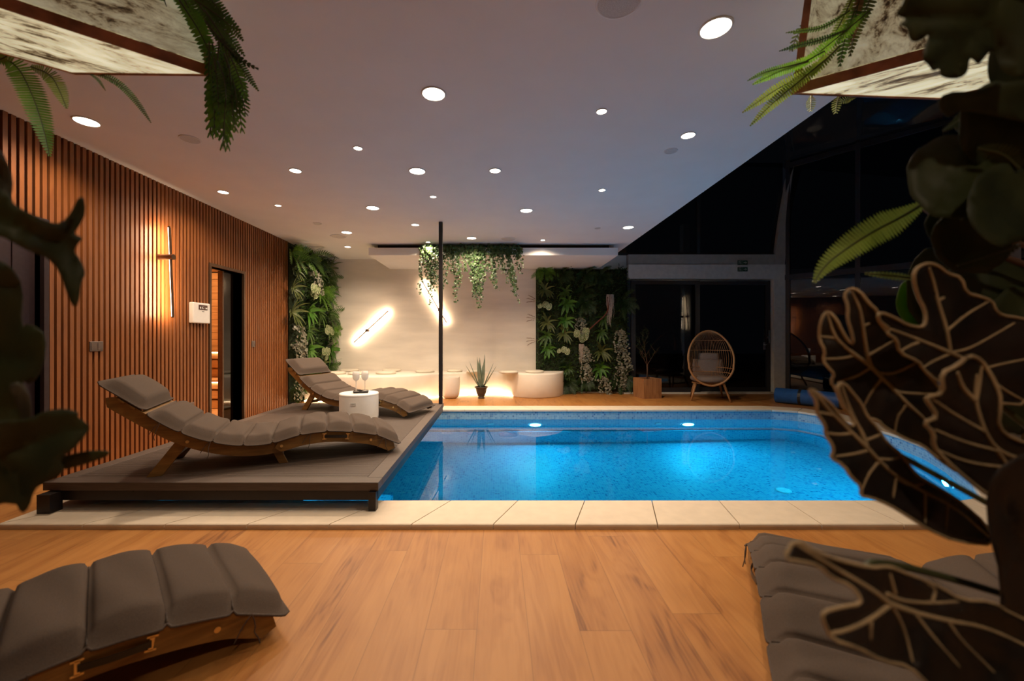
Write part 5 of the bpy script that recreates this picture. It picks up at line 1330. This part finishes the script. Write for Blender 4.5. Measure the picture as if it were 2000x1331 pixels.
for x, y, Y0 in ((1862, 345, .81), (1830, 565, 1.03), (1900, 470, .85), (1965, 400, .75), (1960, 250, .79), (1935, 560, .93), (1990, 120, .81), (1800, 402, .95), (1790, 545, .95)):
    a = at(x, y, Y0+.01); mb.tube(chaikin([a, a+Vector((.10, .05, -.02)), Vector((base.x, base.y, max(.6, a.z*.6))), base+Vector((random.uniform(-.05, .05), random.uniform(-.05, .05), .40))], 3, False), .006, 8)
mb.build('stalks', M['stem'], FB, True)
mb = MB(); mb.lathe([(.001, 0), (.15, 0), (.19, .06), (.2, .40), (.21, .43), (.195, .43), (.185, .40), (.001, .39)], base, 36, 0, False); mb.build('pot', M['dark_pot'], FB, True)

# big split leaf hanging at the top right
MO = empty('monstera', (0, 0, 0), 0, 'dark split-leaf monstera hanging in front of the upper right light box', 'plant')
g2 = lambda *p: [(1400+x/3.327, y/3.327) for x, y in p]
om = g2((1250, -120), (1215, 20), (1160, 92), (1195, 110), (1235, 122), (1180, 160), (1240, 180), (1250, 250), (1280, 275), (1325, 265), (1385, 215), (1350, 300), (1335, 390), (1375, 420), (1405, 468), (1450, 442), (1450, 490), (1500, 512), (1580, 512), (1632, 470), (1640, 380), (1665, 385), (1700, 425), (1735, 380), (1775, 330), (1815, 340), (1830, 420), (1880, 480), (1960, 500), (2080, 480), (2100, -120))
vm = [g2((1900, -60), (1750, 120), (1600, 330), (1540, 500)), g2((1750, 120), (1500, 120), (1200, 100)), g2((1700, 190), (1520, 260), (1300, 250)), g2((1750, 120), (1800, 250), (1900, 450)), g2((1650, 260), (1500, 350), (1400, 440))]
pm = broad_leaf('leaf', om, vm, .66, (.01, .02), MO, 'dark_leaf', None, relief=.012, step=20, smooth=1)
broad_leaf('leaf', [(1830, 205), (1845, 180), (1905, 178), (1960, 160), (2080, 150), (2080, 260), (1960, 230), (1880, 215), (1862, 222), (1850, 232)], [[(2070, 200), (1850, 205)]], .74, (0, .02), MO, 'dark_leaf', None, relief=.004, step=20)
mb = MB(); a = at(1960, 20, .68); mb.tube(chaikin([a, a+Vector((.12, .1, .15)), Vector((1.2, .95, 2.3)), Vector((1.25, 1.0, ZC))], 3, False), .008, 8); mb.build('stalks', M['stem'], MO, True)

# left foreground plant
LP = empty('potted_philodendron', (0, 0, 0), 0, 'dark lobed-leaf philodendron out of focus at the left edge', 'potted plant')
h5 = lambda *p: [(x/3.33, 280+y/3.33) for x, y in p]; h6 = lambda *p: [(x/3.327, 640+y/3.327) for x, y in p]
ol1 = h5((-160, 250), (0, 300), (60, 330), (90, 400), (180, 450), (330, 520), (400, 520), (460, 460), (500, 370), (540, 335), (560, 450), (515, 540), (475, 590), (545, 615), (500, 660), (480, 710), (525, 760), (558, 850), (530, 890), (515, 1040), (475, 1075), (430, 960), (380, 820), (300, 740), (180, 700), (90, 650), (0, 600), (-160, 600))
pl1 = broad_leaf('leaf', ol1, [h5((-100, 480), (200, 570), (420, 650), (520, 830)), h5((420, 640), (480, 500), (540, 350))], .58, (.03, .02), LP, 'dark_leaf', None, relief=.010)
ol2 = h5((-160, -60), (-20, 20), (40, 90), (85, 240), (75, 330), (40, 420), (-30, 420), (-160, 380))
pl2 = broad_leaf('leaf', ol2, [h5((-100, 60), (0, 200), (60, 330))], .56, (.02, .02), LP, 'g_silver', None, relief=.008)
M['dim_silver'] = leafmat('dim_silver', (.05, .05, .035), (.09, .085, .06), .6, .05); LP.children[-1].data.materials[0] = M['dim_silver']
ol3 = h6((-160, 620), (60, 600), (180, 600), (300, 540), (420, 525), (520, 555), (500, 580), (545, 610), (590, 650), (540, 720), (470, 800), (380, 860), (420, 930), (360, 990), (280, 1010), (220, 1060), (190, 1170), (140, 1215), (95, 1130), (-160, 1180))
pl3 = broad_leaf('leaf', ol3, [h6((-100, 860), (200, 760), (400, 680), (570, 650)), h6((0, 840), (120, 1000), (140, 1190))], .60, (.03, .02), LP, 'dark_leaf', None, relief=.010)
ol4 = h6((350, 850), (480, 820), (600, 798), (728, 805), (690, 840), (600, 875), (500, 905), (400, 930))
pl4 = broad_leaf('leaf', ol4, [h6((360, 880), (700, 815))], .66, (.03, .02), LP, 'olive_dark', None, relief=.006)
broad_leaf('leaf', [(-40, 500), (20, 515), (47, 560), (40, 640), (60, 632), (92, 655), (84, 720), (62, 752), (40, 742), (62, 780), (58, 840), (50, 900), (-40, 900)], [[(-30, 700), (60, 700)], [(0, 560), (40, 560)], [(0, 800), (50, 800)]], .62, (.02, .02), LP, 'dark_leaf', None, relief=.008)
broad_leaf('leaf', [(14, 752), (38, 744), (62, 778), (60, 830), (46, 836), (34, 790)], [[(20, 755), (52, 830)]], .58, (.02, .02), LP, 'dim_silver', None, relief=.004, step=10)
mb = MB(); base = Vector((-1.35, .45, 0))
for (x, y, Y0) in ((30, 430, .59), (-10, 300, .57), (20, 880, .61), (110, 905, .67), (10, 600, .63)):
    a = at(x, y, Y0); mb.tube(chaikin([a, a+Vector((-.08, .03, -.02)), Vector((base.x, base.y, max(.5, a.z*.6))), base+Vector((random.uniform(-.05, .05), random.uniform(-.05, .05), .38))], 3, False), .006, 8)
mb.build('stalks', M['stem'], LP, True)
mb = MB(); mb.lathe([(.001, 0), (.14, 0), (.18, .06), (.19, .38), (.2, .41), (.185, .41), (.175, .38), (.001, .37)], base, 36, 0, False); mb.build('pot', M['dark_pot'], LP, True)
# give every empty of a traced plant its real base point, children keep their place
for e_, b_ in ((AL, pot), (FB, Vector((2.05, .62, 0))), (LP, base), (MO, Vector((1.25, 1.0, ZC))), (E1, Vector((-1.7, 1.5, 2.3))), (E2, Vector((-1.25, 1.6, 2.4))), (E3, Vector((1.5, 1.75, 2.4)))):
    e_.location = b_
    for ch in e_.children: ch.location = ch.location-b_
